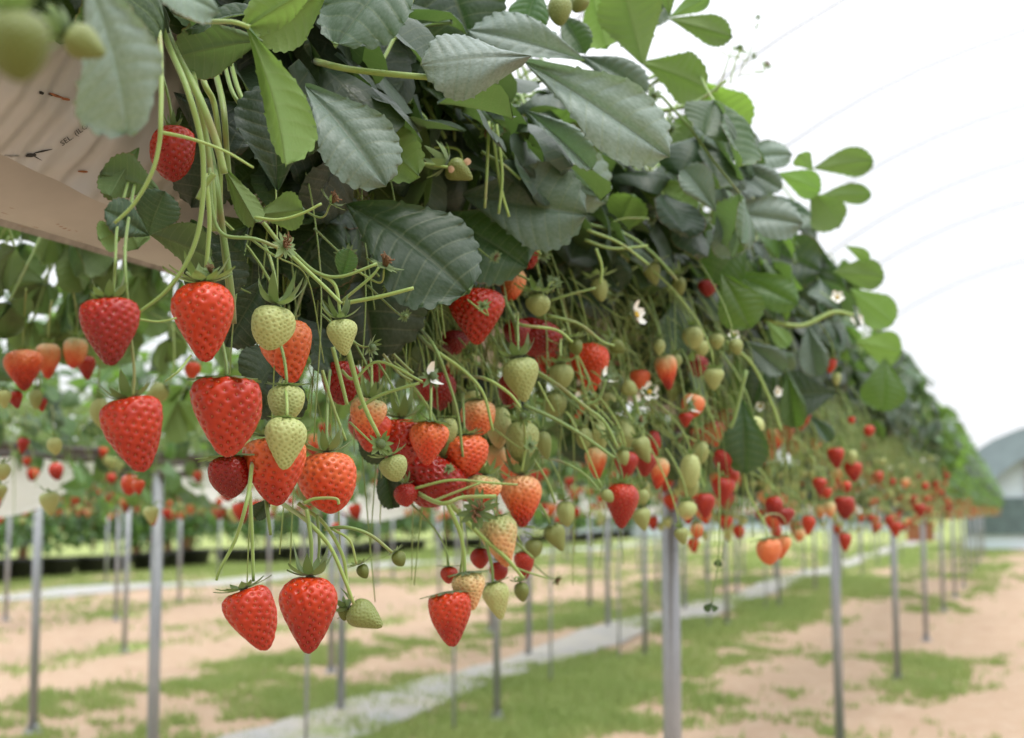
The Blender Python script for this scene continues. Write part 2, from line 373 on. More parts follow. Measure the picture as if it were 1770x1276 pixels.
m, t, b = mat('grass blades'); geo = N(t,'ShaderNodeNewGeometry')
c = mixc(t, noise(t, 2, geo.outputs['Position'], 4), (.215,.315,.07), (.35,.41,.15))
c = mixc(t, mth(t,'MULTIPLY',mth(t,'SUBTRACT',noise(t, 25, geo.outputs['Position'], 3),.5,clamp=True),2.5), c, (.38,.37,.18))
t.links.new(c, b.inputs['Base Color']); b.inputs['Roughness'].default_value=.6
tr = N(t,'ShaderNodeBsdfTranslucent'); t.links.new(c, tr.inputs['Color']); mx = N(t,'ShaderNodeMixShader'); mx.inputs[0].default_value=.4
t.links.new(b.outputs[0],mx.inputs[1]); t.links.new(tr.outputs[0],mx.inputs[2]); t.links.new(mx.outputs[0], t.nodes['Material Output'].inputs[0]); M_GRASS=m
ob('grass', grass_field('grass', 260000, (-5.4, .9), (2.5, 24), dens, .06), kind='stuff')
ob('far_grass', grass_field('far_grass', 110000, (-16, .9), (6, 48), dens, .08, 5), kind='stuff')

# ---------------------------------------------------------------- growing rows: posts, troughs, bags
ROW_N = [0]
def post(L, y, zt, r=.021, lean=0.0, label=None, group='steel posts carrying the growing rows'):
    key = 'post%.3f_%.2f' % (r, zt)
    if key not in PM:
        mb = MB(); mb.tube([(0,0,-.12),(0,0,zt*.5),(0,0,zt)], r, r, 14, smooth=False); PM[key] = mb.mesh('pole', M_POST)
        fb = MB(); fb.tube([(0,0,0),(0,0,.015)], r*2.1, r*2.1, 12, smooth=False); fb.box((0,0,.03),(r*2.6,r*.8,.03)); PM[key+'f'] = fb.mesh('foot', M_POST)
        cb = MB(); cb.box((0,0,0),(.30,.03,.02)); cb.box((-.14,0,.03),(.015,.03,.06)); cb.box((.14,0,.03),(.015,.03,.06)); PM['bracket'] = PM.get('bracket') or cb.mesh('bracket', M_DARKBAR)
    z0 = float(hgt(-L, y))-.045
    e = thing('support_post', label or 'grey steel post standing in a line under the far growing rows', 'post', Matrix.Translation((-L, y, z0)) @ Matrix.Rotation(lean,4,'Y'), group)
    a = ob('pole', PM[key], e); f = ob('foot', PM[key+'f'], e)
    c = ob('bracket', PM['bracket'], e); c.location = (0,0,zt)
    return e
PM = {}
GZ = H+.35           # trough axis height
post_labels = {1:'thick grey steel post nearest the lens right of centre', 2:'second grey post along the near row, rising from bare soil', 3:'third grey post of the near row behind a grass tuft', 4:'fourth grey post of the near row, thinner with distance'}
for k in range(0, 13):
    post(.74, 3.2*k+.03*math.sin(k*3), GZ-.125, lean=R_(-.25+.15*math.sin(k*2)), label=post_labels.get(k, 'distant grey post far down the near strawberry row' if k else 'grey steel post under the near trough behind the picture edge'), group='posts of the near row' if k not in post_labels else None)
PW = {2.6:'first row behind the near one', 3.5:'row standing on the grey mat', 4.5:'third row back', 6.5:'fourth row back', 8.8:'fifth row back', 9.7:'sixth row back', 12.8:'last row by the grey path'}
for L, y0, n, r in ((2.6, 3.97, 11, .019), (3.5, 3.95, 3, .022), (3.5, 12.6, 10, .022), (4.5, 5.84, 11, .022), (6.5, 6.3, 10, .02), (8.8, 9.5, 8, .022), (9.7, 12.1, 7, .022), (12.8, 15, 7, .022)):
    for k in range(n):
        post(L, y0+3.2*k, GZ-.15-.03, r, R_(random.uniform(-.7,.7)), 'grey steel post of the '+PW[L], 'posts of the '+PW[L])

# steel trough: a half pipe, each row one thing
def trough_mesh(L, y0, y1, seg=3.2, r=.12, zc=GZ):
    V=[];Fc=[]; ang = np.linspace(R_(180), R_(360), 22); yy = np.arange(y0, y1+.01, .4)
    for y in yy:
        for rr in (r, r-.004):
            for a in ang: V.append((-L+rr*math.cos(a), y, zc+rr*math.sin(a)+.004*math.sin(y*2.1)))
    n = len(ang)
    for i in range(len(yy)-1):
        for s_ in (0,1):
            for k in range(n-1):
                q=[i*2*n+s_*n+k, i*2*n+s_*n+k+1, (i+1)*2*n+s_*n+k+1, (i+1)*2*n+s_*n+k]; Fc.append(q if s_==0 else q[::-1])
    return mesh('trough', V, Fc, M_TROUGH)
g = thing('growing_trough', 'dusty white half-round trough running under the near strawberry row at upper left', 'trough', Matrix.Identity(4))
ob('trough', trough_mesh(.74, -.6, 41), g)
mb = MB()
for sx in (-1,1): mb.tube([(-.74+sx*.12, -.6, GZ+.006), (-.74+sx*.12, 41, GZ+.006)], .006, .006, 8, smooth=False)
ob('rolled_lip', mb.mesh('rolled_lip', M_TROUGH), g)
mb = MB()
for (px, py, w, hgt_) in ((8,369,14,4),(40,392,22,6),(62,393,12,5),(105,392,6,10),(112,395,7,12),(120,398,5,9),(100,388,4,8),(132,400,6,4),(104,416,18,4),(138,417,12,3),(20,360,10,3)):
    # scuffs on the trough skin
    d = ray(px, py); o = CAM; cx, cz = -.74, GZ
    a = d.x**2+d.z**2; bq = 2*((o.x-cx)*d.x+(o.z-cz)*d.z); cq = (o.x-cx)**2+(o.z-cz)**2-.1212**2
    disc = bq*bq-4*a*cq
    if disc < 0: continue
    p = o+d*((-bq-math.sqrt(disc))/(2*a)); n_ = Vector((p.x-cx,0,p.z-cz)).normalized(); ty = Vector((0,1,0)); tx = n_.cross(ty)
    s = depth(p)/FPX
    ring = [tuple(p+ty*(w*s*.9*math.cos(q)*random.uniform(.6,1))+tx*(hgt_*s*.5*math.sin(q)*random.uniform(.5,1))) for q in np.linspace(0,2*math.pi,9)[:-1]]
    mb.add(ring, [list(range(8))])
ob('scuff_marks', mb.mesh('scuff_marks', plain('grey brown scuff', (.34,.24,.18), .9, 200, .3)), g, kind='stuff')

# grow bag: white woven film that bulges over the near lip and is tucked under it
M_BAG = plain('grow bag film', (.50,.49,.475), .5, 9, .1, .35, .45, 0, (.40,.39,.38), .002)
_t = M_BAG.node_tree; _w = N(_t, 'ShaderNodeTexWave'); _tc = N(_t, 'ShaderNodeTexCoord'); _mp = N(_t, 'ShaderNodeMapping'); _mp.inputs['Rotation'].default_value = (R_(38), 0, 0); _mp.inputs['Scale'].default_value = (.3, 1, .35)
_w.bands_direction = 'Y'; _w.inputs['Scale'].default_value = 16; _w.inputs['Distortion'].default_value = 7; _w.inputs['Detail'].default_value = 3; _w.inputs['Detail Scale'].default_value = .6
_t.links.new(_tc.outputs['Object'], _mp.inputs[0]); _t.links.new(_mp.outputs[0], _w.inputs['Vector'])
_b = [n for n in _t.nodes if n.type == 'BUMP'][0]; _b.inputs['Strength'].default_value = .8; _b.inputs['Distance'].default_value = .004; _t.links.new(_w.outputs['Fac'], _b.inputs['Height'])
def bag_profile():
    # (L, z) from the far lip over the top to the tuck line below the near lip
    return np.array([(.915,-.075),(.90,-.01),(.875,.04),(.82,.075),(.74,.088),(.66,.08),(.60,.06),(.578,.02),(.582,-.03),(.602,-.085),(.628,-.122)])
def bag_mesh(y0, y1, ny, nr):
    P = bag_profile(); tt = np.linspace(0, len(P)-1, nr); prof = np.stack([np.interp(tt, range(len(P)), P[:,0]), np.interp(tt, range(len(P)), P[:,1])],-1)
    nn = np.gradient(prof, axis=0); nrm = np.stack([nn[:,1], -nn[:,0]],-1); nrm /= np.linalg.norm(nrm,axis=1)[:,None]
    V=[]
    for i in range(ny):
        y = y0+(y1-y0)*i/(ny-1)
        for k in range(nr):
            u = k/(nr-1); ph = y*42+u*17
            wv = .0045*math.sin(ph+2.2*math.sin(y*9+u*3))*(.4+.6*math.sin(y*5+u*6)**2)+.0025*math.sin(ph*2.3+1.7*math.sin(u*20+y*13))+.006*math.sin(y*3.1+u*4)
            pinch = 1 if .02 < (y-y0)/(y1-y0) < .98 else .86
            low = max(0,(u-.8)/.2)
            V.append((-(prof[k,0]*pinch+.74*(1-pinch)+nrm[k,0]*wv), y, GZ+prof[k,1]*(pinch)+nrm[k,1]*wv - low*.012*math.sin(y*6.5+.6)))
    idx = np.arange(nr*ny).reshape(ny,nr)
    return mesh('bag_skin', V, np.stack([idx[:-1,:-1], idx[1:,:-1], idx[1:,1:], idx[:-1,1:]],-1).reshape(-1,4), M_BAG)
yb = -.5; kb = 0
while yb < 40:
    hi = kb in (0,1,2)
    ln = 1.0 if kb < 12 else 4.0
    lab = {1: 'creased white grow bag with black print and rust stains over the near trough'}.get(kb, 'white grow bag lying in the near trough under the strawberry leaves')
    e = thing('grow_bag', lab, 'grow bag', Matrix.Translation((0,0,0)), None if kb == 1 else 'grow bags in the near trough')
    ob('bag_skin', bag_mesh(yb+.004, yb+ln-.004, 240 if hi else 30, 90 if hi else 22), e)
    if kb == 1: BAG = e
    yb += ln; kb += 1
# printing and stains on the bag: thin pieces proud of its skin
from mathutils.bvhtree import BVHTree
_sk = [c for c in BAG.children][0].data
_bv = BVHTree.FromPolygons([v.co for v in _sk.vertices], [tuple(p.vertices) for p in _sk.polygons])
_allbv = []
for o in list(COL.objects):
    if o.name.startswith('bag_skin') and len(o.data.vertices) > 5000:
        _allbv.append(BVHTree.FromPolygons([v.co for v in o.data.vertices], [tuple(p.vertices) for p in o.data.polygons]))
def on_bag(px, py, off=.0008):
    d = ray(px, py); best=None
    for bv in _allbv:
        h = bv.ray_cast(CAM, d)
        if h[0] is not None and (best is None or h[3] < best[3]): best = h
    if best is None: return None
    n_ = best[1] if best[1].dot(d) < 0 else -best[1]
    return best[0]+n_*off
def stain(name, polys, m, parent):
    mb = MB()
    for poly in polys:
        q = [on_bag(*p) for p in poly]
        if None in q or any(x is None for x in q): continue
        c = sum(q, Vector())/len(q); mb.add([tuple(x) for x in q]+[tuple(c)], [[i,(i+1)%len(q),len(q)] for i in range(len(q))])
    if mb.v: ob(name, mb.mesh(name, m, False), parent)
def blob(cx, cy, w, h, ang=0, n=12, j=.35):
    ca, sa = math.cos(R_(ang)), math.sin(R_(ang)); out=[]
    for k in range(n):
        q = 2*math.pi*k/n; r = 1-random.random()*j; x, y = w/2*r*math.cos(q), h/2*r*math.sin(q)
        out.append((cx+x*ca-y*sa, cy+x*sa+y*ca))
    return out
stain('rust_stain', [blob(142,296,24,5,5), blob(96,165,34,6,20), blob(112,171,20,6,10)], M_RUST, BAG)
stain('black_tear', [blob(52,268,26,9,-8), blob(72,261,40,3.5,-12), blob(88,163,16,6,15), blob(70,160,10,7,20), blob(20,269,36,2,2), blob(62,272,24,2,28)], M_INK, BAG)
# small black printed code running up the bag, letters bent onto the film
def print_text(txt, x0, y0, ang, size, parent):
    cu = bpy.data.curves.new('printed_code', 'FONT'); cu.body = txt; cu.size = 1; cu.resolution_u = 2
    o = bpy.data.objects.new('tmp', cu); COL.objects.link(o); bpy.context.view_layer.update()
    me = bpy.data.meshes.new_from_object(o); COL.objects.unlink(o); bpy.data.objects.remove(o)
    ca, sa = math.cos(R_(ang)), math.sin(R_(ang)); ok = True
    for v in me.vertices:
        x, y = v.co.x*size, v.co.y*size*.85
        p = on_bag(x0+x*ca-y*sa, y0-x*sa-y*ca, .0012)
        if p is None: ok = False; break
        v.co = p
    if not ok: print('text off bag'); return
    me.materials.clear(); me.materials.append(M_INK); ob('printed_code', me, parent)
print_text('SEL. (ILO TO', 106, 252, 36, 15, BAG)

# sagging white film gutters of the rows behind
def sag_film(L, y0, y1, span, w=.16, top=.16, sag=.15):
    mb_v=[]; Fc=[]; ny=26; nr=15
    for i in range(ny):
        v = i/(ny-1); y = y0+(y1-y0)*v; dz = sag*math.sin(math.pi*v)**.8
        for k in range(nr):
            a = math.pi*k/(nr-1); mb_v.append((-L-w*math.cos(a), y, H+top-(.08+dz)*math.sin(a)**.7+.004*math.sin(y*17+k)))
    idx = np.arange(nr*ny).reshape(ny,nr)
    return mesh('sagging_film', mb_v, np.stack([idx[:-1,:-1], idx[1:,:-1], idx[1:,1:], idx[:-1,1:]],-1).reshape(-1,4), M_FILM)
ROWWORD = {2.6:'first row behind the near one', 3.5:'row standing on the grey mat', 4.5:'third row back', 6.5:'fourth row back', 8.8:'fifth row back', 9.7:'sixth row back', 12.8:'last row by the grey path'}
for L, starts in ((2.6, [2.75, 4.28, 5.32]+[6.7+1.1*k for k in range(18)]), (3.5, [8.5+1.25*k for k in range(14)])):
    me = sag_film(L, 0, .66, 1.6, .15, .14, .085)
    for k, y0 in enumerate(starts):
        lab = ('white sagging film seen at the left edge behind small dangling strawberries' if k == 0 else 'rounded white sagging film behind the dark red strawberry' if k == 1 else 'white sagging film showing below the dark red strawberry heap') if L < 3 and k < 3 else 'short white plastic film sagging in the '+ROWWORD[L]
        thing('sagging_gutter_film', lab, 'gutter film', Matrix.Translation((0, y0, .02*math.sin(k*2))), None if L < 3 and k < 3 else 'sagging films in the '+ROWWORD[L], me)
for L in (2.6, 3.5, 4.5, 6.5):
    rl = MB(); rl.tube([(-L-.16, 1, H+.17), (-L-.16, 42, H+.17)], .012, .012, 8, smooth=False); rl.tube([(-L+.16, 1, H+.17), (-L+.16, 42, H+.17)], .012, .012, 8, smooth=False)
    thing('support_rail', 'pair of dark steel rails carrying the '+ROWWORD[L], 'rail', None, None, rl.mesh('rails', M_DARKBAR))
for L in (8.8, 9.7, 12.8):
    thing('growing_trough', 'white trough of the '+ROWWORD[L], 'trough', None, None, trough_mesh(L, 4, 40))

# ---------------------------------------------------------------- tunnel hoops and wires against the sky
for k, yh in enumerate((5.2, 6.8, 8.4, 10.0, 11.6, 13.2, 16.4)):
    mb = MB(); pts = []
    for a in np.linspace(R_(2), R_(178), 40):
        pts.append((1.2-3.9*math.cos(a), yh, H-.6+3.45*math.sin(a)**.9))
    pts = [(pts[0][0], yh, -.1)]+pts+[(pts[-1][0], yh, -.1)]
    mb.tube(pts, .008, .008, 6, smooth=False)
    thing('tunnel_hoop', 'thin pale steel hoop arching faintly across the white sky', 'tunnel hoop', None, 'hoops of the polytunnel overhead', mb.mesh('hoop', plain('hoop steel', (.36,.37,.40), .6)))

# ---------------------------------------------------------------- greenhouse at the far right, far sheds
M_ROOFG = plain('weathered blue grey sheeting', (.22,.28,.31), .6, 3, .25)
M_WALLG = plain('pale blue translucent sheeting', (.58,.66,.72), .5, 2, .08)
M_DKG = plain('dark shade netting', (.13,.18,.18), .9, 6, .4)
def greenhouse(cx, cy, wid, zw, zr, ln, lab):
    e = thing('greenhouse', lab, 'greenhouse', Matrix.Translation((cx, cy, 0)))
    n=14; prof=[(-wid/2,zw)]+[(-wid/2*math.cos(math.pi*k/n), zw+(zr-zw)*math.sin(math.pi*k/n)) for k in range(1,n)]+[(wid/2,zw)]
    V=[(x,0,z) for x,z in prof]; ob('end_wall', mesh('end_wall', V+[(wid/2,0,0),(-wid/2,0,0)], [list(range(len(V)))+[len(V),len(V)+1]], M_WALLG, False), e)
    mb=MB(); mb.box((0,-.03,.92),(wid,.1,1.05)); ob('netting_base', mb.mesh('netting_base', M_DKG, False), e)
    V=[];Fc=[]
    for s_,y in enumerate((-.5, ln)):
        for x,z in prof: V.append((x*1.03,y,z+.05))
    m_=len(prof)
    for k in range(m_-1): Fc.append([k,k+1,m_+k+1,m_+k])
    ob('roof', mesh('roof', V, Fc, M_ROOFG, False), e)
    # grey band of roof facing that shows on the gable
    V=[];Fc=[]
    for x,z in prof: V += [(x*1.03,-.52,z+.05),(x*.86,-.52,z-.62*(1 if abs(x)<wid*.49 else .5))]
    for k in range(m_-1): Fc.append([2*k,2*k+1,2*k+3,2*k+2])
    ob('gable_band', mesh('gable_band', V, Fc, M_ROOFG, False), e)
    mb=MB()
    for x in np.arange(-wid/2+.5, wid/2, 1.2):
        zt = zw+(zr-zw)*math.sqrt(max(0,1-(2*x/wid)**2))-.6
        mb.box((x,-.08,(1.2+zt)/2),(.06,.05,zt-1.2))
    ob('glazing_bars', mb.mesh('glazing_bars', M_POST, False), e, kind='stuff')
    return e
p = at_depth(1822, 885, 40)
greenhouse(p.x+1.9, p.y, 8.6, 1.9, 3.7, 30, 'pale blue greenhouse with grey roof at the right end of the row')
p = at_depth(1150, 885, 85)
greenhouse(p.x, p.y, 30, 1.6, 2.4, 12, 'long low blue grey greenhouse far beyond the posts')
# field sheds / crates stand far off
for i,(px, dep, w, h_, m_, lab) in enumerate(((1075, 60, 3.6, 1.3, M_WALLG, 'low pale covered stack standing far behind the posts'), (1590, 52, .9, .7, M_RUST, 'small reddish crate far down the near row'))):
    p = at_depth(px, 885, dep); mb=MB(); mb.box((0,0,h_/2),(w,1.2,h_)); mb.box((0,0,h_+.05),(w*1.04,1.25,.1))
    e = thing('field_crate_stack', lab, 'crate stack', Matrix.Translation((p.x,p.y,0))); ob('box', mb.mesh('box', m_, False), e)
# ================================================================ leaves
GA = math.pi*(3-math.sqrt(5))
def leaflet_arrays(nu, nv, seed, fold=.35, bend=.5, teeth=True, curl=0.0, wav=.04, asym=0.0):
    """unit leaflet: base at origin, midrib +Y length 1, upper side +Z, half width .5"""
    r = random.Random(seed); V=[]; UV=[]
    p1, p2, p3 = r.uniform(0,6), r.uniform(0,6), r.uniform(0,6)
    for i in range(nu+1):
        u = i/nu
        w = .5*(math.sin(math.pi*min(1,u**1.12)))**.60 if 0<u<1 else 0
        w *= (.50+.50*min(1,u*2.2))
        for j in range(nv+1):
            s = -1+2*j/nv; a = abs(s)
            fr = (u*9+.5)%1
            x = s*w*(1+asym*s)
            y = u + .13*a**1.5*math.sin(math.pi*u) - .02*a*a*u
            if teeth and a > .8 and u > .13:
                k = (a-.8)/.2; tt = math.sin(math.pi*((u*9)%1))**.7
                amp = .047*k*(1 if u<.95 else .5)
                x += math.copysign(amp*(tt-.55), s) if w>0 else 0; y += amp*.7*(tt-.4)
            # quilting: side veins sunk, tissue puffed between
            z = (.010+.010*((seed*37)%10)/10)*(abs(math.sin(math.pi*(u*9)))**.8-.5)*min(1,a*2.2)*(1-.4*a)*math.sin(math.pi*min(1,u*1.05))
            z -= .022*math.exp(-(a/.07)**2)
            z += fold*abs(x)*(1-.3*u) - fold*.55*x*x*2
            z += wav*math.sin(3.1*s+p1+4*u)*a + wav*.7*math.sin(7*u+p2)*a*a + wav*.3*math.sin(15*u+p3+s)*a**3
            z -= curl*a**3*.25
            # droop: bend about X
            if abs(bend) > 1e-3:
                R = 1/bend; th = y*bend; yy = (R-z)*0 + R*math.sin(th) + z*math.sin(th); zz = -(R-R*math.cos(th)) + z*math.cos(th)
            else: yy, zz = y, z
            V.append((x, yy, zz)); UV.append((s*.5+.5, u))
    F=[]; m_=nv+1
    for i in range(nu):
        for j in range(nv): F.append([i*m_+j, i*m_+j+1, (i+1)*m_+j+1, (i+1)*m_+j])
    return np.array(V), F, np.array(UV)
LV = [dict(fold=.26,bend=.5), dict(fold=.5,bend=.35,curl=.2), dict(fold=.10,bend=.7), dict(fold=.65,bend=.6), dict(fold=-.15,bend=.6,curl=.5,wav=.06),
      dict(fold=.4,bend=.15,wav=.055), dict(fold=-.3,bend=.9,curl=.6,wav=.03), dict(fold=.9,bend=.25,wav=.05)]
HI=[]; MID=[]; LO=[]
for i, kw in enumerate(LV):
    v,f,u = leaflet_arrays(63, 24, i, **kw); HI.append(mesh('leaflet_fine', v, f, M_LEAF, True, u))
    v,f,u = leaflet_arrays(36, 10, i, **kw); MID.append(mesh('leaflet_plain', v, f, M_LEAF, True, u))
    LO.append(leaflet_arrays(7, 4, i, teeth=False, **kw))
HI_BV = None

def basis(T, Yd, Nh, w, l):
    Yd = Yd.normalized(); X = Yd.cross(Nh)
    if X.length < 1e-4: X = Yd.cross(Vector((0.3,0.5,.8)))
    X.normalize(); Z = X.cross(Yd).normalized()
    M = Matrix(((X.x*w, Yd.x*l, Z.x*l, T.x), (X.y*w, Yd.y*l, Z.y*l, T.y), (X.z*w, Yd.z*l, Z.z*l, T.z), (0,0,0,1)))
    return M

# plants along the near row; every leaf belongs to one
PLANTS = {}
def plant(t, L=.62, label=None, group='strawberry plants of the near row'):
    key = round(t,2), round(L,2)
    if key not in PLANTS:
        PLANTS[key] = thing('strawberry_plant', label or 'leafy strawberry plant merged into the green bank of the near row', 'strawberry plant', Matrix.Translation((-L, t, GZ+.085)), None if label else group)
    return PLANTS[key]
P_A = plant(.62, .66, 'strawberry plant with big blue grey leaf drooping over the white trough')
P_B = plant(.80, .62, 'strawberry plant with long leaf stalks crossing the bag edge above two hanging berries')
P_C = plant(.98, .60, 'strawberry plant with broad dark round leaf hanging over the ripe berries')
P_D = plant(1.2, .58, 'strawberry plant with long pale shiny leaf pointing down to the right')
P_E = plant(1.6, .56, 'strawberry plant with grey leaf trio fanned out before the sky')
P_F = plant(2.1, .54, 'strawberry plant with backlit bright green leaves sticking out into the sky')
P_G = plant(2.7, .54, 'strawberry plant with white flowers and round green leaf farther down the row')
HP = dict(A=P_A,B=P_B,C=P_C,D=P_D,E=P_E,F=P_F,G=P_G)
def leaf(pl, b, t, w, L=.42, Lt=None, face=1, nm=.5, var=0, y=.1, d=.3, tw=0, mid=False, bl=0.):
    """b,t: base and tip seen in the photo; L/Lt: their distance from the lens plane; nm: 0 faces the lens .. 1 faces the sky"""
    Lt = L if Lt is None else Lt
    dm = depth(at((b[0]+t[0])/2, (b[1]+t[1])/2, L)); B = at_depth(b[0], b[1], dm); T = at_depth(t[0], t[1], dm+(Lt-L)*1.2); Y = T-B; c = (B+T)/2
    tocam = (CAM-c).normalized(); n = (tocam*(1-nm)*face + Vector((0,0,1))*nm).normalized()
    if face < 0: n = (tocam*-(1-nm)+Vector((0,0,1))*nm*.6).normalized()
    n = (Quaternion(Y.normalized(), R_(tw)) @ n)
    wd = w*depth(c)/FPX; l = Y.length; bd = LV[var]['bend']
    ef = math.sin(bd)/bd if bd > .01 else 1
    # rotate base direction so that the bent blade still ends at the tip
    X = Y.normalized().cross(n).normalized(); Yb = Quaternion(X, bd*.5) @ Y.normalized(); nb = Quaternion(X, bd*.5) @ n
    M = basis(B, Yb, nb, wd, l/max(.6, math.sin(bd/2)/(bd/2) if bd>.01 else 1))
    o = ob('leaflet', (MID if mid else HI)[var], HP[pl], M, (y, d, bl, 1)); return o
def stalk(pl, pts, w, L=.45, name='petiole', w2=None, m_=None):
    """pts: (px, py[, L])"""
    if name == 'petiole' and L >= .475: pts = [(pts[0][0]-18, pts[0][1]-75, L+.05)]+list(pts)
    dm = depth(at(sum(p[0] for p in pts)/len(pts), sum(p[1] for p in pts)/len(pts), L)); P = [at_depth(p[0], p[1], dm*((p[2] if len(p) > 2 else L)/L)) for p in pts]; dp = sum(depth(p) for p in P)/len(P)
    v, f = tube_vf(smooth_path(P), w*dp/FPX/2, (w2 or w*.8)*dp/FPX/2, 8)
    par = HP[pl] if isinstance(pl, str) else pl
    inv = par.matrix_basis.inverted(); v = [tuple(inv @ Vector(q)) for q in v]
    return ob(name, mesh(name, v, f, m_ or M_STEM), par)

# ---- hero leaflets, upper left to right
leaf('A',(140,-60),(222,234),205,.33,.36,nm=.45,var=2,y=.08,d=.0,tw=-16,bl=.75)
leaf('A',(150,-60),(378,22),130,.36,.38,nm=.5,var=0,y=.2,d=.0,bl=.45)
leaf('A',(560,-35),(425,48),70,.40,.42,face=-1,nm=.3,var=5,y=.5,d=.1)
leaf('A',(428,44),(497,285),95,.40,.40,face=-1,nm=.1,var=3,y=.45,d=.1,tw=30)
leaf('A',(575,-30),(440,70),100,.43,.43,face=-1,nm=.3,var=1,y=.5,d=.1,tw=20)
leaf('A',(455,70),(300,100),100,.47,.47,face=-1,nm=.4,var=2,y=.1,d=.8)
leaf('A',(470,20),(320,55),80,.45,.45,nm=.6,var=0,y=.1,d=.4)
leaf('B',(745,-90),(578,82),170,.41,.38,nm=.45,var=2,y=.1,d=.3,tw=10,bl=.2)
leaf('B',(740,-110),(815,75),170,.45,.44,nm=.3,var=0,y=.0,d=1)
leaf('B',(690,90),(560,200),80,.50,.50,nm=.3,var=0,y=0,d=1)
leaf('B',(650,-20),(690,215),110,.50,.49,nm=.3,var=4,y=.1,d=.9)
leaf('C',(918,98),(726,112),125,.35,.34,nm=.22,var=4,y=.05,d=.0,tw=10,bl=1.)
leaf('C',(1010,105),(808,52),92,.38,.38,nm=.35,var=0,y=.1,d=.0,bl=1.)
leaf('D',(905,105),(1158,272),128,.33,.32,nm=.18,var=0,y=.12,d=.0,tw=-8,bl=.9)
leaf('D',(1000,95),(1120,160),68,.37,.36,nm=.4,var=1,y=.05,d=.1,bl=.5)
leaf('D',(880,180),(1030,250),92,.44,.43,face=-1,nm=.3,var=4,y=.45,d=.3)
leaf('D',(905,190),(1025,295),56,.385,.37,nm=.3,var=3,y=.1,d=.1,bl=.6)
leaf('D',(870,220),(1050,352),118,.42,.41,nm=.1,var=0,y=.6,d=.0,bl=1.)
leaf('B',(528,148),(668,322),138,.42,.40,nm=.3,var=0,y=.08,d=.0,tw=-8,bl=.55)
leaf('B',(588,180),(725,305),92,.43,.42,face=-1,nm=.1,var=2,y=.4,d=.3)
leaf('B',(480,330),(470,140),130,.45,.45,nm=.2,var=0,y=0,d=.9)
leaf('C',(598,352),(812,508),195,.42,.40,nm=.25,var=2,y=.08,d=.7,tw=-14,bl=.0)
leaf('C',(768,372),(912,462),150,.44,.42,nm=.3,var=0,y=.2,d=.3)
leaf('C',(800,338),(1016,372),150,.40,.385,nm=.25,var=0,y=.1,d=.1,tw=8,bl=.3)
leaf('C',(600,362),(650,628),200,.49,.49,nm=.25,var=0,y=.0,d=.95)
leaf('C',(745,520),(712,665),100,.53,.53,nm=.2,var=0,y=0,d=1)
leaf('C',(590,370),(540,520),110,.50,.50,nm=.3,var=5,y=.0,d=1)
leaf('B',(438,372),(528,362),66,.44,.43,face=-1,nm=.0,var=0,y=.35,d=.3)
leaf('B',(275,330),(172,300),95,.49,.48,face=-1,nm=.5,var=0,y=.1,d=.95)
leaf('B',(240,255),(190,340),60,.49,.48,face=-1,nm=.4,var=3,y=.2,d=.7)
leaf('B',(258,408),(180,362),70,.48,.46,nm=.3,var=1,y=.1,d=.7)
leaf('B',(255,408),(285,330),80,.48,.47,nm=.3,var=0,y=.1,d=.7)
leaf('B',(218,395),(170,415),56,.48,.47,face=-1,nm=.1,var=0,y=.35,d=.5)
leaf('B',(222,392),(240,430),50,.48,.47,face=-1,nm=.1,var=0,y=.35,d=.5)
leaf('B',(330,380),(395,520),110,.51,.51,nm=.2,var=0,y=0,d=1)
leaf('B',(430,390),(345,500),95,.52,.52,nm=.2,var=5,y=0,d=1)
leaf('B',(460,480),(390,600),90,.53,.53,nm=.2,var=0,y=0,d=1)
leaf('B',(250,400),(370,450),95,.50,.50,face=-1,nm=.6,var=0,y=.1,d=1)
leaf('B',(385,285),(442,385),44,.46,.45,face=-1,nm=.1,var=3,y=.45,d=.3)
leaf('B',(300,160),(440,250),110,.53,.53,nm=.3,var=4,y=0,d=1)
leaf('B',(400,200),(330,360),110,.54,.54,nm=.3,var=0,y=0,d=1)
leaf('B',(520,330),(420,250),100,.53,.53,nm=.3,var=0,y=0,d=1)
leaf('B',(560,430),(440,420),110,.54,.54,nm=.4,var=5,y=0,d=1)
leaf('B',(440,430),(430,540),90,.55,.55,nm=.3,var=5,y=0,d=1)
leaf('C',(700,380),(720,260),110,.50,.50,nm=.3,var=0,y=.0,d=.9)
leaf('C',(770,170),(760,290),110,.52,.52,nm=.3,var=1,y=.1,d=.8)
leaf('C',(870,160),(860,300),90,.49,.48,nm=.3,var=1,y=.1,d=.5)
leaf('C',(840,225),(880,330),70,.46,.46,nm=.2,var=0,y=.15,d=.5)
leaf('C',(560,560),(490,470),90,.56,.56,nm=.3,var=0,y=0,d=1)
leaf('C',(590,485),(605,430),40,.42,.41,nm=.3,var=1,y=.3,d=.1)
leaf('C',(610,720),(665,800),56,.5,.5,nm=.3,var=0,y=0,d=.8)
leaf('C',(660,780),(680,880),44,.5,.5,nm=.1,var=3,y=0,d=.9)
leaf('C',(470,860),(440,895),30,.47,.47,nm=.1,var=3,y=0,d=.9)
leaf('C',(520,640),(440,720),60,.53,.53,nm=.3,var=0,y=0,d=.9)
leaf('D',(1000,420),(1075,505),66,.42,.41,nm=.5,var=3,y=0,d=.5)
leaf('D',(940,440),(1060,540),90,.46,.46,nm=.4,var=5,y=0,d=.9)
leaf('D',(1060,415),(1095,335),72,.40,.38,face=-1,nm=.0,var=0,y=.7,d=.1)
leaf('D',(850,20),(905,85),60,.42,.41,nm=.2,var=0,y=.6,d=.1)
leaf('D',(970,25),(1012,95),50,.38,.36,nm=.3,var=3,y=.2,d=.1)
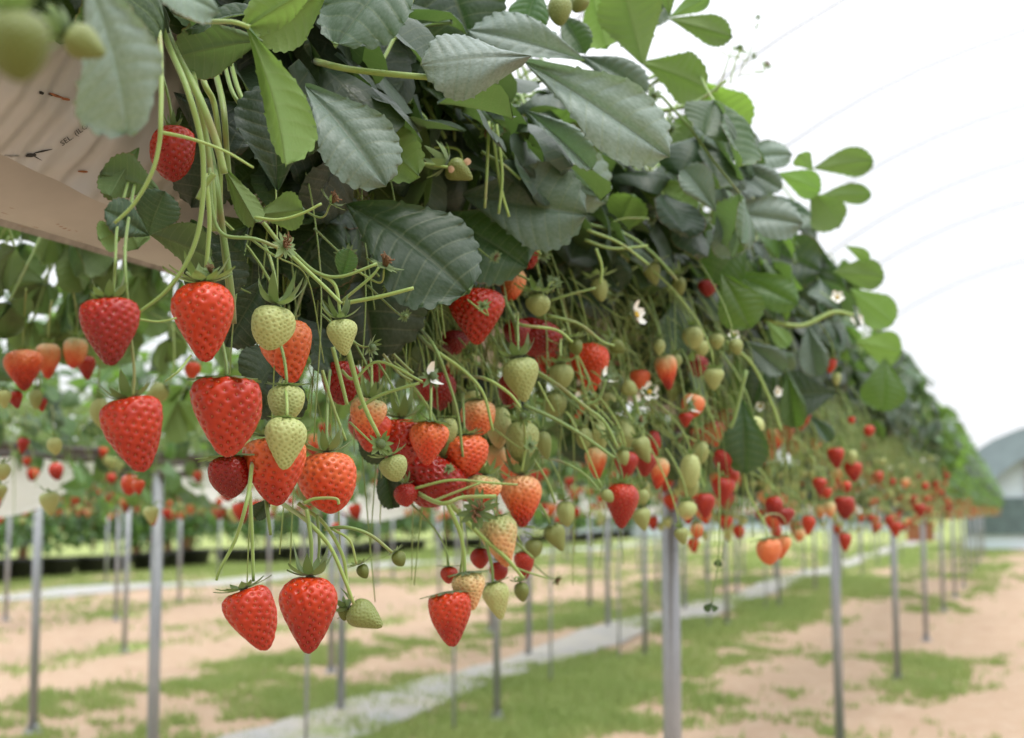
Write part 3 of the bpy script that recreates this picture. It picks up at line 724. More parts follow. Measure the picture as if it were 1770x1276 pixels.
leaf('D',(1020,-20),(1050,85),80,.39,.38,face=-1,nm=.2,var=0,y=.8,d=.1)
leaf('D',(930,-30),(905,60),70,.41,.40,nm=.3,var=1,y=.3,d=.2)
leaf('D',(1040,60),(1160,10),70,.42,.42,nm=.4,var=0,y=.2,d=.5)
leaf('E',(1112,112),(1075,-30),110,.35,.34,face=-1,nm=.1,var=0,y=.4,d=.25)
leaf('E',(1108,108),(1222,152),90,.35,.31,face=-1,nm=.3,var=2,y=.5,d=.2)
leaf('E',(1155,32),(1268,64),52,.32,.30,face=-1,nm=.2,var=0,y=.32,d=.1)
leaf('E',(1158,30),(1228,-6),34,.32,.31,face=-1,nm=.3,var=0,y=.32,d=.1)
leaf('E',(1158,28),(1150,-30),30,.32,.31,face=-1,nm=.3,var=1,y=.4,d=.3)
leaf('E',(1210,140),(1292,232),84,.33,.31,face=-1,nm=.0,var=4,y=1,d=0)
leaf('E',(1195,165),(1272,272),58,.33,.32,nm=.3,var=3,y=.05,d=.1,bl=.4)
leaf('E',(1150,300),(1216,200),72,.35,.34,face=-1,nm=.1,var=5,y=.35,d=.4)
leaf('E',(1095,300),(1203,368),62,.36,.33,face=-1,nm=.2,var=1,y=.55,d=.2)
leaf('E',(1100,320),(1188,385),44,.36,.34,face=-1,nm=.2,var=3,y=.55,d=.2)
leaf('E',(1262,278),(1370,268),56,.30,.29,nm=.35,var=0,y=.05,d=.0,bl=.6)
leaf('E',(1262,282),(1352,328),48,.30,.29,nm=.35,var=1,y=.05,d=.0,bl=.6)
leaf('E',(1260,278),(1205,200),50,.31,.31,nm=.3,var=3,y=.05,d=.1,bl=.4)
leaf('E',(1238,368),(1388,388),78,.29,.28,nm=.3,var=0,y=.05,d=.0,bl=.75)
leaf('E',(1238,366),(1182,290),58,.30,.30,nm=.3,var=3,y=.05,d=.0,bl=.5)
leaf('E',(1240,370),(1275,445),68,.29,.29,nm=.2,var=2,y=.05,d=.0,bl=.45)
leaf('E',(1270,345),(1405,375),40,.30,.28,nm=.6,var=1,y=.05,d=.0)
leaf('F',(1405,292),(1512,278),54,.22,.21,face=-1,nm=.4,var=0,y=.32,d=.1)
leaf('F',(1405,294),(1378,268),34,.22,.21,face=-1,nm=.4,var=0,y=.32,d=.1)
leaf('F',(1415,340),(1508,336),38,.22,.21,face=-1,nm=.4,var=0,y=.32,d=.1)
leaf('F',(1345,300),(1420,330),50,.25,.24,face=-1,nm=.3,var=0,y=.7,d=.1)
leaf('F',(1400,330),(1450,395),66,.24,.23,face=-1,nm=.2,var=4,y=.32,d=.1)
leaf('F',(1460,425),(1505,450),22,.21,.20,face=-1,nm=.4,var=0,y=.7,d=.1)
leaf('E',(1248,472),(1298,568),80,.30,.29,nm=.1,var=2,y=.7,d=.1)
leaf('E',(1270,472),(1380,528),62,.30,.28,nm=.2,var=0,y=.65,d=.1)
leaf('F',(1290,410),(1230,490),80,.31,.31,nm=.2,var=0,y=.4,d=.6)
leaf('F',(1400,400),(1420,560),90,.30,.29,nm=.2,var=0,y=.1,d=1)
leaf('F',(1300,420),(1420,470),90,.31,.30,nm=.2,var=5,y=.1,d=1)
leaf('F',(1395,560),(1412,652),50,.27,.26,nm=.1,var=3,y=0,d=.1,bl=.4)
leaf('F',(1445,680),(1340,690),92,.29,.29,nm=.3,var=0,y=.1,d=1)
leaf('F',(1285,590),(1355,645),48,.31,.30,nm=.2,var=3,y=0,d=.0,bl=.5)
leaf('F',(1283,690),(1288,820),82,.31,.31,nm=.15,var=0,y=.15,d=.5)
leaf('F',(1330,600),(1300,700),60,.33,.32,nm=.2,var=0,y=.1,d=.9)
leaf('F',(1360,640),(1375,740),44,.29,.29,nm=.2,var=3,y=.5,d=.4)
leaf('F',(1400,720),(1435,765),30,.28,.27,nm=.5,var=3,y=0,d=.0)
leaf('G',(1530,620),(1525,712),76,.19,.18,nm=.1,var=2,y=.6,d=.1)
leaf('G',(1470,500),(1545,560),62,.20,.19,face=-1,nm=.2,var=2,y=.6,d=.1)
leaf('G',(1440,470),(1530,480),56,.21,.20,face=-1,nm=.4,var=0,y=.32,d=.1)
leaf('F',(1325,555),(1365,600),30,.28,.28,face=-1,nm=.1,var=0,y=.32,d=.1)
leaf('G',(1480,590),(1560,610),60,.22,.20,face=-1,nm=.2,var=0,y=.7,d=.1)

# ---- hero stalks
stalk('B',[(255,-20,.49),(292,80,.475),(322,150),(345,230),(352,300),(345,390),(322,455),(285,505),(240,540)],13,.455,w2=6)
stalk('B',[(265,-10,.5),(298,80,.48),(340,160),(372,240),(388,300)],16,.465)
stalk('B',[(268,-10,.47),(278,95,.45),(278,200),(275,250),(262,300),(232,352),(198,386)],10,.44,w2=6)
stalk('B',[(275,228),(330,240),(390,262),(438,290)],7,.435,'fruit_stalk',4)
stalk('B',[(338,150),(355,230),(368,330),(370,400)],12,.475); stalk('B',[(385,180),(392,260),(398,330)],12,.485)
stalk('B',[(410,150),(440,215),(460,260)],9,.485); stalk('B',[(400,155),(430,200),(450,225)],8,.48); stalk('B',[(352,140),(370,180),(380,260),(382,380),(400,540)],11,.49)
stalk('B',[(355,300),(362,380),(356,470)],9,.46,'fruit_stalk'); stalk('B',[(370,300),(385,400),(400,500),(405,560)],16,.485,w2=9)
stalk('B',[(362,290),(366,360),(385,405),(440,413),(480,428)],8,.45,'fruit_stalk')
stalk('B',[(440,376),(480,380),(520,370),(556,352)],6,.425,'fruit_stalk')
stalk('B',[(455,385),(492,430),(560,495),(590,525)],8,.43,'fruit_stalk'); stalk('B',[(500,430),(545,470),(590,478),(652,456)],7,.425,'fruit_stalk')
stalk('B',[(555,474),(580,495),(588,545)],7,.425,'fruit_stalk'); stalk('B',[(592,520),(640,480),(655,462)],6,.42,'fruit_stalk'); stalk('B',[(592,525),(660,512),(715,498)],8,.42,'fruit_stalk')
stalk('B',[(370,300),(355,320),(342,345)],12,.45,'cut_stalk')
stalk('B',[(440,60,.52),(525,98,.47),(560,110),(620,122),(745,134),(800,134)],13,.43)
stalk('A',[(300,20,.46),(345,36,.43),(400,38),(432,47)],10,.41)
stalk('B',[(636,85),(690,160),(735,205)],10,.48); stalk('B',[(650,80),(700,160),(742,215)],9,.475); stalk('B',[(600,82),(640,150),(690,180)],9,.49); stalk('C',[(690,95),(720,150),(770,240)],9,.485)
stalk('C',[(665,280),(720,282),(780,290)],7,.44,'fruit_stalk'); stalk('C',[(730,255),(790,258),(800,290)],5,.44,'fruit_stalk')
for q in ([(845,210),(842,290),(838,360)],[(858,215),(868,300),(862,370)],[(850,215),(865,320),(880,375)],[(832,262),(870,285),(900,310)],[(860,255),(885,285),(915,296)],[(885,372),(905,378),(925,374)]):
    stalk('C',q,6.5,.405,'fruit_stalk')
stalk('D',[(1005,385),(1080,405),(1130,440),(1172,486)],7,.37,'fruit_stalk'); stalk('D',[(1015,398),(1070,420),(1122,458)],6,.375,'fruit_stalk')
stalk('D',[(1010,415),(1060,430),(1120,425)],6,.38,'fruit_stalk'); stalk('D',[(1030,430),(1040,460),(1038,492)],6,.38,'fruit_stalk'); stalk('D',[(1050,388),(1080,378),(1122,378)],4,.38,'fruit_stalk')
stalk('E',[(1130,195),(1200,178),(1255,140)],9,.32,'fruit_stalk',5); stalk('E',[(1238,160),(1250,130),(1262,95)],3,.31,'fruit_stalk')
stalk('E',[(1262,145),(1270,110),(1280,85)],3,.31,'fruit_stalk'); stalk('E',[(1275,135),(1300,80),(1310,38)],2.4,.31,'fruit_stalk'); stalk('E',[(1280,130),(1312,125),(1325,112)],2.2,.31,'fruit_stalk')
stalk('E',[(1320,553),(1385,563),(1440,540),(1475,545)],8,.26,'fruit_stalk'); stalk('F',[(1390,562),(1430,540),(1450,520)],5,.26,'fruit_stalk')
stalk('C',[(700,545,.5),(745,590),(775,660),(792,720),(800,790)],6,.45,'fruit_stalk',4.5)
stalk('C',[(705,560,.5),(745,600),(800,640),(835,680),(852,745)],7,.445,'fruit_stalk',5)
stalk('C',[(600,600),(625,690),(655,755)],10,.44,'fruit_stalk',7); stalk('C',[(575,600),(590,660),(600,700)],8,.45,'fruit_stalk'); stalk('C',[(557,640),(575,700),(598,762)],6,.45,'fruit_stalk')
stalk('C',[(590,640),(612,655),(655,625),(730,660)],6,.44,'fruit_stalk'); stalk('C',[(620,706),(660,682),(725,662)],7,.432,'fruit_stalk')
stalk('C',[(662,612),(690,645),(712,658)],5,.44,'fruit_stalk'); stalk('C',[(680,612),(700,632),(715,645)],5,.44,'fruit_stalk')
stalk('D',[(925,415),(925,430),(935,440)],5,.41,'fruit_stalk')
stalk('D',[(870,515,.44),(890,560),(895,590)],9,.43,'fruit_stalk'); stalk('D',[(950,520),(990,508),(1030,498)],5,.40,'fruit_stalk'); stalk('D',[(945,508),(950,490),(958,488)],4,.4,'fruit_stalk')
stalk('D',[(945,545),(1000,560),(1040,590),(1062,598)],6,.39,'fruit_stalk'); stalk('D',[(890,540,.44),(895,560),(960,570),(990,592)],6,.40,'fruit_stalk')
stalk('D',[(800,650,.45),(840,655),(880,680),(900,705)],6,.42,'fruit_stalk'); stalk('D',[(905,700),(960,725),(1010,755),(1062,792)],7,.395,'fruit_stalk')
stalk('D',[(925,640),(970,670),(1010,702),(1045,730),(1068,775)],7,.39,'fruit_stalk'); stalk('D',[(1010,700),(1035,690),(1048,655)],5,.39,'fruit_stalk'); stalk('D',[(905,715),(908,770),(902,815)],6,.41,'fruit_stalk')
stalk('D',[(930,660),(945,690),(958,712)],4,.4,'fruit_stalk'); stalk('D',[(1010,640),(1018,660),(1012,680)],5,.40,'fruit_stalk')
stalk('D',[(935,790,.42),(975,800),(1010,820),(1038,850)],4.5,.39,'fruit_stalk'); stalk('D',[(920,790),(945,830),(960,870)],5,.42,'fruit_stalk')
# lower trusses
stalk('C',[(436,800,.475),(428,860),(408,930),(380,985),(374,1003)],8,.455,'cut_stalk',5); stalk('C',[(432,850),(436,930),(438,1005)],7,.45,'fruit_stalk')
stalk('C',[(458,840,.47),(462,880),(468,925)],9,.46,'cut_stalk',6)
stalk('C',[(490,872,.47),(530,900),(570,945),(595,1000),(612,1045)],9,.445,'fruit_stalk',6); stalk('C',[(515,870),(560,905),(592,960),(600,1010),(606,1035)],7,.45,'fruit_stalk')
stalk('C',[(525,870),(545,862),(580,862),(586,872)],6,.44,'cut_stalk',5); stalk('C',[(530,880),(538,940),(537,985)],8,.45,'fruit_stalk'); stalk('C',[(548,890),(552,940),(548,985)],6,.452,'fruit_stalk')
stalk('C',[(560,915),(600,912),(640,925),(678,955)],7,.435,'fruit_stalk'); stalk('C',[(575,915),(605,935),(616,975)],5,.44,'fruit_stalk')
stalk('C',[(700,840,.45),(760,870),(800,860),(858,858)],8,.43,'cut_stalk',7); stalk('C',[(715,845),(780,830),(850,835),(895,838)],5,.425,'fruit_stalk'); stalk('C',[(745,868),(790,850),(830,835)],5,.43,'fruit_stalk')
stalk('C',[(770,865),(795,920),(803,975),(800,1010)],8,.44,'fruit_stalk'); stalk('C',[(775,868),(830,925),(875,965),(905,1000)],9,.44,'fruit_stalk',6); stalk('C',[(795,880),(800,950),(796,990)],6,.445,'fruit_stalk')
stalk('C',[(840,935),(850,980),(852,1010)],6,.44,'fruit_stalk'); stalk('C',[(825,910),(880,908),(925,912)],5,.44,'fruit_stalk'); stalk('C',[(865,910),(895,940),(922,965)],5,.435,'fruit_stalk')
stalk('C',[(860,965),(900,985),(948,1000)],4,.43,'fruit_stalk'); stalk('C',[(330,615,.46),(310,640),(285,660)],5,.45,'cut_stalk',3)
stalk('B',[(238,290,.50),(222,380,.47),(216,450),(224,560),(232,640),(230,685)],6.5,.445,'fruit_stalk'); stalk('B',[(225,300,.50),(204,385,.475),(200,440),(198,480),(195,515)],6,.455,'fruit_stalk')
stalk('B',[(240,552),(275,556),(305,550)],4,.45,'fruit_stalk')
stalk('F',[(1242,800),(1244,900),(1240,980),(1230,1045)],3,.31,'runner',2); stalk('F',[(1275,720),(1290,840),(1318,900)],5,.31,'fruit_stalk'); stalk('F',[(1290,640,.3),(1270,720),(1262,740)],8,.30,'cut_stalk',7)
stalk('F',[(1255,590),(1300,630),(1335,700),(1350,745)],6,.30,'fruit_stalk',5)
leaf('F',(1232,1042),(1218,1056),13,.31,.31,nm=.1,var=1,y=.2,d=.6); leaf('F',(1230,1045),(1238,1056),11,.31,.31,nm=.1,var=3,y=.2,d=.6); leaf('F',(1242,965),(1240,980),14,.31,.31,nm=.1,var=0,y=.1,d=.7)

# ---- the rest of the leaf bank: trifoliate leaves over the outside of the canopy
def in_hero(px, py): return px < 1060 and py < 700
def ell(L0, z0, a, b, ph, k=1): return (L0-a*math.cos(ph)*k, H+z0+b*math.sin(ph)*k)
def trifoliate(pl, P, out, size, lib, youth, dark, sub=True):
    lf = None; inv = pl.matrix_basis.inverted()
    C0 = pl.matrix_basis.translation.copy()+Vector((random.uniform(-.06,.06), random.uniform(-.06,.06), 0))
    midp = (C0+P)/2+Vector((0,0,.07))+out*.05
    v, f = tube_vf(smooth_path([C0, midp, P], 4), .0022, .0014, 5, False)
    lf = ob('leaf', mesh('petiole', [tuple(inv @ Vector(q)) for q in v], f, M_STEM), pl)
    dirn = (P-midp).normalized(); side = dirn.cross(out).normalized()
    rv = lambda s: Vector((random.uniform(-s,s), random.uniform(-s,s), random.uniform(-s,s)))
    tan = Vector((out.z if out.x >= 0 else -out.z, 0, -abs(out.x)))
    n0 = (out*.75+Vector((0,0,.40))+rv(.38)).normalized()
    dr = (tan*.8+out*.28+rv(.45)).normalized(); side = dr.cross(n0).normalized()
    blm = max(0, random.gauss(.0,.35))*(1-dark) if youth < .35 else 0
    for k in (-1,0,1):
        d = (dr+side*k*random.uniform(.8,1.2)).normalized(); n = (n0-d*n0.dot(d)+side*k*.15).normalized()
        s = size*random.uniform(.85,1.1)*(1 if k == 0 else .92)
        M = basis(P, d, n, s*random.uniform(.80,.96), s)
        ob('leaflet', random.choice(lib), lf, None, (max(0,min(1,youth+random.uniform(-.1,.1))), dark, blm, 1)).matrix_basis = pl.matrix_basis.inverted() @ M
def bank_leaf(pl, t, ph, k, lib, a, b, size=None):
    L, z = ell(.72, .33, a, b, ph, k); P = Vector((-L, t, z))
    px, py, dz = proj(P)
    out = Vector((math.cos(ph)*a and math.cos(ph), random.uniform(-.35,.25), math.sin(ph)*.8)).normalized()
    youth = max(0, min(1, random.gauss(.18,.22))); dark = max(0, min(1, (1-k)*2.0+random.uniform(0,.4)))  # inner leaves coloured darker: shade inside the canopy painted in
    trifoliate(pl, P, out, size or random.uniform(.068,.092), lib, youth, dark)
cnt = 0
ts = np.arange(.55, 7.6, .27)
for t0 in ts:
    pl = plant(float(t0)+.013, .56)
    n = 27 if t0 < 3 else 21 if t0 < 5 else 15
    for _ in range(n):
        t = t0+random.uniform(-.17,.17); ph = R_(random.choice((random.uniform(-32,95), random.uniform(-5,80))))
        k = random.uniform(.72,1.0) if random.random() < .65 else random.uniform(.5,.75)
        if ph < R_(-8): k = min(k, .8)
        L, z = ell(.72, .33, .46, .37, ph, k); px, py, dz = proj((-L, t, z))
        if dz < .55: continue
        if px < 380 and py > 20: continue
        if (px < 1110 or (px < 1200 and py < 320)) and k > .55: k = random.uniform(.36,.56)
        L, z = ell(.72, .33, .46, .37, ph, k); px, py, dz = proj((-L, t, z))
        if px < 420 and py > 40: continue
        if px < 1060 and py > 480 : continue
        if z < H+.16 and random.random() < .75: continue
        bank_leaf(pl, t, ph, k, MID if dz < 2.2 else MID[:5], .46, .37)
        cnt += 1
# far side of the same row: leaves hanging behind the trough
for t0 in np.arange(.5, 5.6, .3):
    pl = plant(float(t0), .88)
    for _ in range(40 if t0 < 1.9 else 24):
        t = t0+random.uniform(-.18,.18); L = random.uniform(.98,1.28); z = H+random.uniform(.12,.5)
        if t0 < 1.9: z = H+random.uniform(.2,.46)
        P = Vector((-L, t, z)); out = Vector((-1, random.uniform(-.4,.4), .2)).normalized()
        trifoliate(pl, P, out, random.uniform(.042,.066), MID, random.uniform(.0,.55), random.uniform(0,.6)); cnt += 1
# dark leaves that hang in front of the bag, behind the fruit curtain
for t0 in ts:
    pl = plant(float(t0)+.013, .56)
    for _ in range(15 if t0 < 3.2 else 5):
        t = t0+random.uniform(-.15,.15); L = random.uniform(.50,.58); z = H+random.uniform(.07,.42); px, py, dz = proj((-L, t, z))
        if px < 430 or (px < 700 and py > 640) or (px < 1000 and py > 730): continue
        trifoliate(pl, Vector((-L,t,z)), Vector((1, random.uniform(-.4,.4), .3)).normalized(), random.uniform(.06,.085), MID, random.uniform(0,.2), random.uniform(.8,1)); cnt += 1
print('bank leaves', cnt)

# ---- joined low leaf masses
def leaf_mass(name, n, sampler, seed, size=(.06,.09), mat_=None):
    r = random.Random(seed); V=[]; F=[]; UV=[]; T=[]; o=0
    for _ in range(n):
        P, out, youth = sampler(r); v, f, u = LO[r.randrange(len(LO))]
        s = r.uniform(*size); d = (Vector((r.uniform(-1,1), r.uniform(-1,1), r.uniform(-1,.3)))+out*.5).normalized()
        nn = out*.7+Vector((0,0,.7))+Vector((r.uniform(-.4,.4),)*3); nn = (nn-d*nn.dot(d)).normalized()
        M = np.array(basis(P, d, nn, s*.8, s)); vv = v@M[:3,:3].T+M[:3,3]
        V.append(vv); F += [[a+o for a in q] for q in f]; UV.append(u); T += [youth]*len(v); o += len(v)
    return mesh(name, np.concatenate(V), F, mat_ or M_MASS, True, np.concatenate(UV), {'tint': T})
def inner_sampler(r):   # core of the near plants
    ph = R_(r.uniform(-20,110)); k = r.uniform(.05,.36)
    return Vector((.16+.46*math.cos(ph)*k-.16+.0, r.uniform(-.22,.22), -.10+.37*math.sin(ph)*k)), Vector((math.cos(ph),r.uniform(-.3,.3),math.sin(ph))), r.uniform(0,.12)
CORE = [leaf_mass('inner_leaves', 90, inner_sampler, 50+i) for i in range(4)]
for i, (key, pl) in enumerate(list(PLANTS.items())):
    if key[1] > .8 or abs((key[0]*100) % 1) > .5: pass
    if key[1] == .56 and key[0] > .9: ob('inner_leaves', CORE[i%4], pl, None, kind='stuff')
def far_sampler(r):
    ph = R_(r.uniform(-35,180)); k = r.uniform(.6,1.03)
    return Vector((.46*math.cos(ph)*k, r.uniform(-.28,.28), .37*math.sin(ph)*k)), Vector((math.cos(ph),r.uniform(-.3,.3),math.sin(ph))), max(0,min(1,r.gauss(.75,.3)))
FARP = [leaf_mass('leaf_crown', 210, far_sampler, 80+i, (.06,.088)) for i in range(5)]
def row_sampler(r):
    ph = R_(r.uniform(-50,230)); k = r.uniform(.5,1.03)
    return Vector((.36*math.cos(ph)*k, r.uniform(-.3,.3), -.05+.33*math.sin(ph)*k)), Vector((math.cos(ph),r.uniform(-.3,.3),math.sin(ph))), max(0,min(1,r.gauss(.5,.25)))
ROWP = [leaf_mass('leaf_crown', 130, row_sampler, 120+i) for i in range(5)]
# hanging fruit stalks of a plant, thin arcs
def strands(n, seed, side=1, zlo=-.42, zhi=-.12, r0=.0012, both=False, reach=(.10,.2)):
    r = random.Random(seed); mb = MB()
    for _ in range(n):
        sd_ = side if not both else r.choice((-1,1)); y0 = r.uniform(-.12,.12); y1 = y0+r.uniform(-.14,.14); x1 = sd_*r.uniform(*reach); ze = r.uniform(zlo,zhi)
        pts = [(0,y0,r.uniform(-.1,-.02)), (x1*.6,(y0+y1)/2,r.uniform(-.06,.02)), (x1, y1, ze*.45), (x1*1.02+r.uniform(-.02,.02), y1+r.uniform(-.02,.02), ze)]
        if r.random() < .5: mb.tube([pts[2], (x1*1.1, y1+.03, ze*.5+.0), (x1*1.15, y1+r.uniform(.03,.08), ze*.75)], r0*.8, r0*.6, 4)
        mb.tube(pts, r0*1.1, r0*.65, 5)
    return mb
ROWS_ST = [strands(30, 400+i, both=True, zlo=-.36, zhi=-.08, r0=.0016, reach=(.12,.36)).mesh('fruit_stalks', M_STEM) for i in range(3)]
for t in np.arange(7.7, 40, .42):
    i = random.randrange(5)
    e = thing('strawberry_plant', 'strawberry plant blending into the blurred green wedge far down the near row', 'strawberry plant', Matrix.Translation((-.72, float(t), H+.33)) @ Matrix.Rotation(random.choice((0,math.pi)) if False else random.uniform(-.1,.1),4,'Z'), 'far strawberry plants of the near row')
    ob('leaf_crown', FARP[i], e, None, kind='stuff'); ob('fruit_stalks', ROWS_ST[i%3], e, None, kind='stuff')
for L, y0, y1, st in ((2.6, 2.4, 22, .42), (3.5, 3.6, 26, .6), (4.5, 5.5, 28, .75), (6.5, 8, 34, .95), (8.8, 11, 32, 1.3), (9.7, 12, 32, 1.4), (12.8, 16, 40, 1.6)):
    for t in np.arange(y0, y1, st):
        i = random.randrange(5)
        e = thing('strawberry_plant', 'small blurred strawberry plant in a raised row behind the near one', 'strawberry plant', Matrix.Translation((-L, float(t), H+.33)), 'strawberry plants of the rows behind')
        ob('leaf_crown', ROWP[i], e, None, kind='stuff')
        ob('fruit_stalks', ROWS_ST[i%3], e, None, kind='stuff')
# ================================================================ strawberries
PROF = {
 'conic': [(0,0),(.015,.16),(.05,.30),(.12,.42),(.22,.49),(.33,.5),(.45,.46),(.58,.385),(.72,.29),(.84,.20),(.93,.13),(.98,.07),(1,0)],
 'wedge': [(0,0),(.01,.20),(.04,.36),(.10,.46),(.2,.5),(.34,.49),(.48,.45),(.62,.375),(.76,.28),(.88,.19),(.96,.11),(.99,.05),(1,0)],
 'blunt': [(0,0),(.02,.2),(.07,.34),(.16,.45),(.30,.5),(.45,.49),(.6,.45),(.74,.37),(.86,.27),(.95,.15),(.99,.06),(1,0)],
 'oval':  [(0,0),(.02,.16),(.08,.30),(.18,.42),(.32,.49),(.46,.5),(.6,.46),(.74,.38),(.86,.27),(.95,.15),(.99,.06),(1,0)],
 'neck':  [(0,0),(.03,.12),(.10,.24),(.2,.36),(.32,.46),(.44,.5),(.56,.46),(.68,.37),(.8,.26),(.9,.16),(.97,.08),(1,0)],
}
def fruit_arrays(kind, nu, nv, nseed, seed, lump=.03, dimp=.021):
    r = random.Random(seed); P = np.array(PROF[kind]); ph = [r.uniform(0,6.28) for _ in range(6)]
    def pt(u, th):
        rad = np.interp(u, P[:,0], P[:,1]); lob = 1+lump*np.sin(2*th+ph[0]+u*2)+lump*.6*np.sin(3*th+ph[1]-u*3)+lump*.4*np.sin(5*th+ph[2]+u*6)
        z = .5-u - .035*np.exp(-(rad/.16)**2)*(u<.2)
        return np.stack([rad*lob*np.cos(th)+.03*np.sin(u*3+ph[3])*u, rad*lob*np.sin(th)+.03*np.sin(u*2.5+ph[4])*u, z], -1)
    # rings by arc length
    us = np.linspace(0,1,400); rr = np.interp(us, P[:,0], P[:,1]); rr = np.convolve(np.pad(rr,(6,6),'edge'), np.ones(13)/13,'valid'); rr[0]=0; rr[-1]=0
    P = np.stack([us, rr],-1)
    s = np.concatenate([[0], np.cumsum(np.hypot(np.diff(us), np.diff(rr)))]); s /= s[-1]
    ui = np.interp(np.linspace(0,1,nu), s, us)
    V=[pt(np.array([0.]),np.array([0.]))[0]]
    for u in ui[1:-1]: V.extend(pt(np.full(nv,u), 2*np.pi*np.arange(nv)/nv))
    V.append(pt(np.array([1.]),np.array([0.]))[0]); V = np.array(V)
    F=[]
    for k in range(nv): F.append([0, 1+k, 1+(k+1)%nv])
    for i in range(nu-3):
        a=1+i*nv; b=a+nv
        for k in range(nv): F.append([a+k, b+k, b+(k+1)%nv, a+(k+1)%nv])
    a = 1+(nu-3)*nv
    for k in range(nv): F.append([a+k, len(V)-1, a+(k+1)%nv])
    # seeds by equal area spiral
    ring = rr*np.gradient(s); cum = np.cumsum(ring+2e-4); cum /= cum[-1]
    k = np.arange(nseed)+.5; su = np.interp(k/nseed, cum, us); st = k*GA+np.array([r.uniform(-.08,.08) for _ in k])
    SP = pt(su, st); cen = np.stack([np.zeros(nseed), np.zeros(nseed), SP[:,2]*.6],-1); SN = SP-cen; SN /= np.linalg.norm(SN,axis=1)[:,None]
    d2 = ((V[:,None,:]-SP[None])**2).sum(-1); d = np.sqrt(d2.min(1)); sp_ = math.sqrt(2.0/nseed)*.92
    g = np.exp(-(d/(sp_*.27))**2)
    cenV = np.stack([np.zeros(len(V)), np.zeros(len(V)), V[:,2]*.6],-1); NV = V-cenV; NV /= np.linalg.norm(NV,axis=1)[:,None]+1e-9
    puff = np.clip(d/(sp_*.6),0,1)
    fade = np.clip((V[:,2]<.47).astype(float),0,1)
    V2 = V + NV*((-dimp*1.5*g + dimp*.55*puff)*fade)[:,None]
    return V2, F, g, SP, SN, sp_
def seeds_mesh(SP, SN, sp_, name, proud=.0):
    V=[];F=[]
    for p, n in zip(SP, SN):
        if p[2] > .45: continue
        t_ = np.cross(n, [0,0,1.]); t_ /= np.linalg.norm(t_)+1e-9; b_ = np.cross(n, t_); c = p-n*(.014-proud); w, l, h = sp_*.10, sp_*.17, .011
        o=len(V); V += [c+t_*w, c+b_*l, c-t_*w, c-b_*l, c+n*h, c-n*h]
        F += [[o+i, o+(i+1)%4, o+4] for i in range(4)]+[[o+(i+1)%4, o+i, o+5] for i in range(4)]
    return mesh(name, V, F, M_SEED, True)
FR = {}
def fruit(kind, dens, v):
    key = (kind, dens, v)
    if key not in FR:
        ns, nu, nv = {'hi':(185,84,96), 'md':(110,46,52), 'gr':(230,84,96)}[dens]
        V,F,g,SP,SN,sp_ = fruit_arrays(kind, nu, nv, ns, {'conic':1,'wedge':2,'blunt':3,'oval':4,'neck':5}[kind]*3+v*13, .055, {'hi':.030,'md':.030,'gr':.017}[dens])
        FR[key] = (mesh('fruit', V, F, M_FRUIT, True, attrs={'dimple': g}), seeds_mesh(SP, SN, sp_, 'seeds', .004 if dens=='gr' else 0))
    return FR[key]
def calyx_arrays(seed, flare=1.0, n=11, wide=.19):
    r = random.Random(seed); V=[];F=[]
    for k in range(n):
        a = 2*math.pi*k/n+r.uniform(-.15,.15); ln = r.uniform(.40,.66); w = wide*r.uniform(.7,1.1); up = flare*r.uniform(.15,1.15); tw = r.uniform(-.5,.5)
        ca, sa = math.cos(a), math.sin(a); o=len(V); m_=6
        for i in range(m_+1):
            u = i/m_; rad = .03+ln*u*(1-.35*u*max(0,up)); z = .06-.035*math.sin(u*2.0)*(1-abs(up)*.5)+up*.60*u**1.6
            ww = w*math.sin(math.pi*min(1,(u*.86+.14)))**.8*(1 if i<m_ else 0.06)
            for s in (-1,0,1):
                zz = z-(.02 if s==0 else 0)+tw*s*.03*u
                V.append((rad*ca-sa*s*ww/2, rad*sa+ca*s*ww/2, zz))
        for i in range(m_):
            for s in (0,1): F.append([o+i*3+s, o+i*3+s+1, o+(i+1)*3+s+1, o+(i+1)*3+s])
    # receptacle disk
    o=len(V); V += [(.09*math.cos(q), .09*math.sin(q), .02) for q in np.linspace(0,2*math.pi,9)[:-1]]+[(0,0,.07)]
    F += [[o+i,o+(i+1)%8,o+8] for i in range(8)]
    return V,F
CAL = []
for i in range(7):
    v,f = calyx_arrays(900+i, (.9,.3,1.2,-.1,.6,1.0,.1)[i], (11,12,10,12,11,9,12)[i]); CAL.append(mesh('calyx', v, f, M_SEPAL))

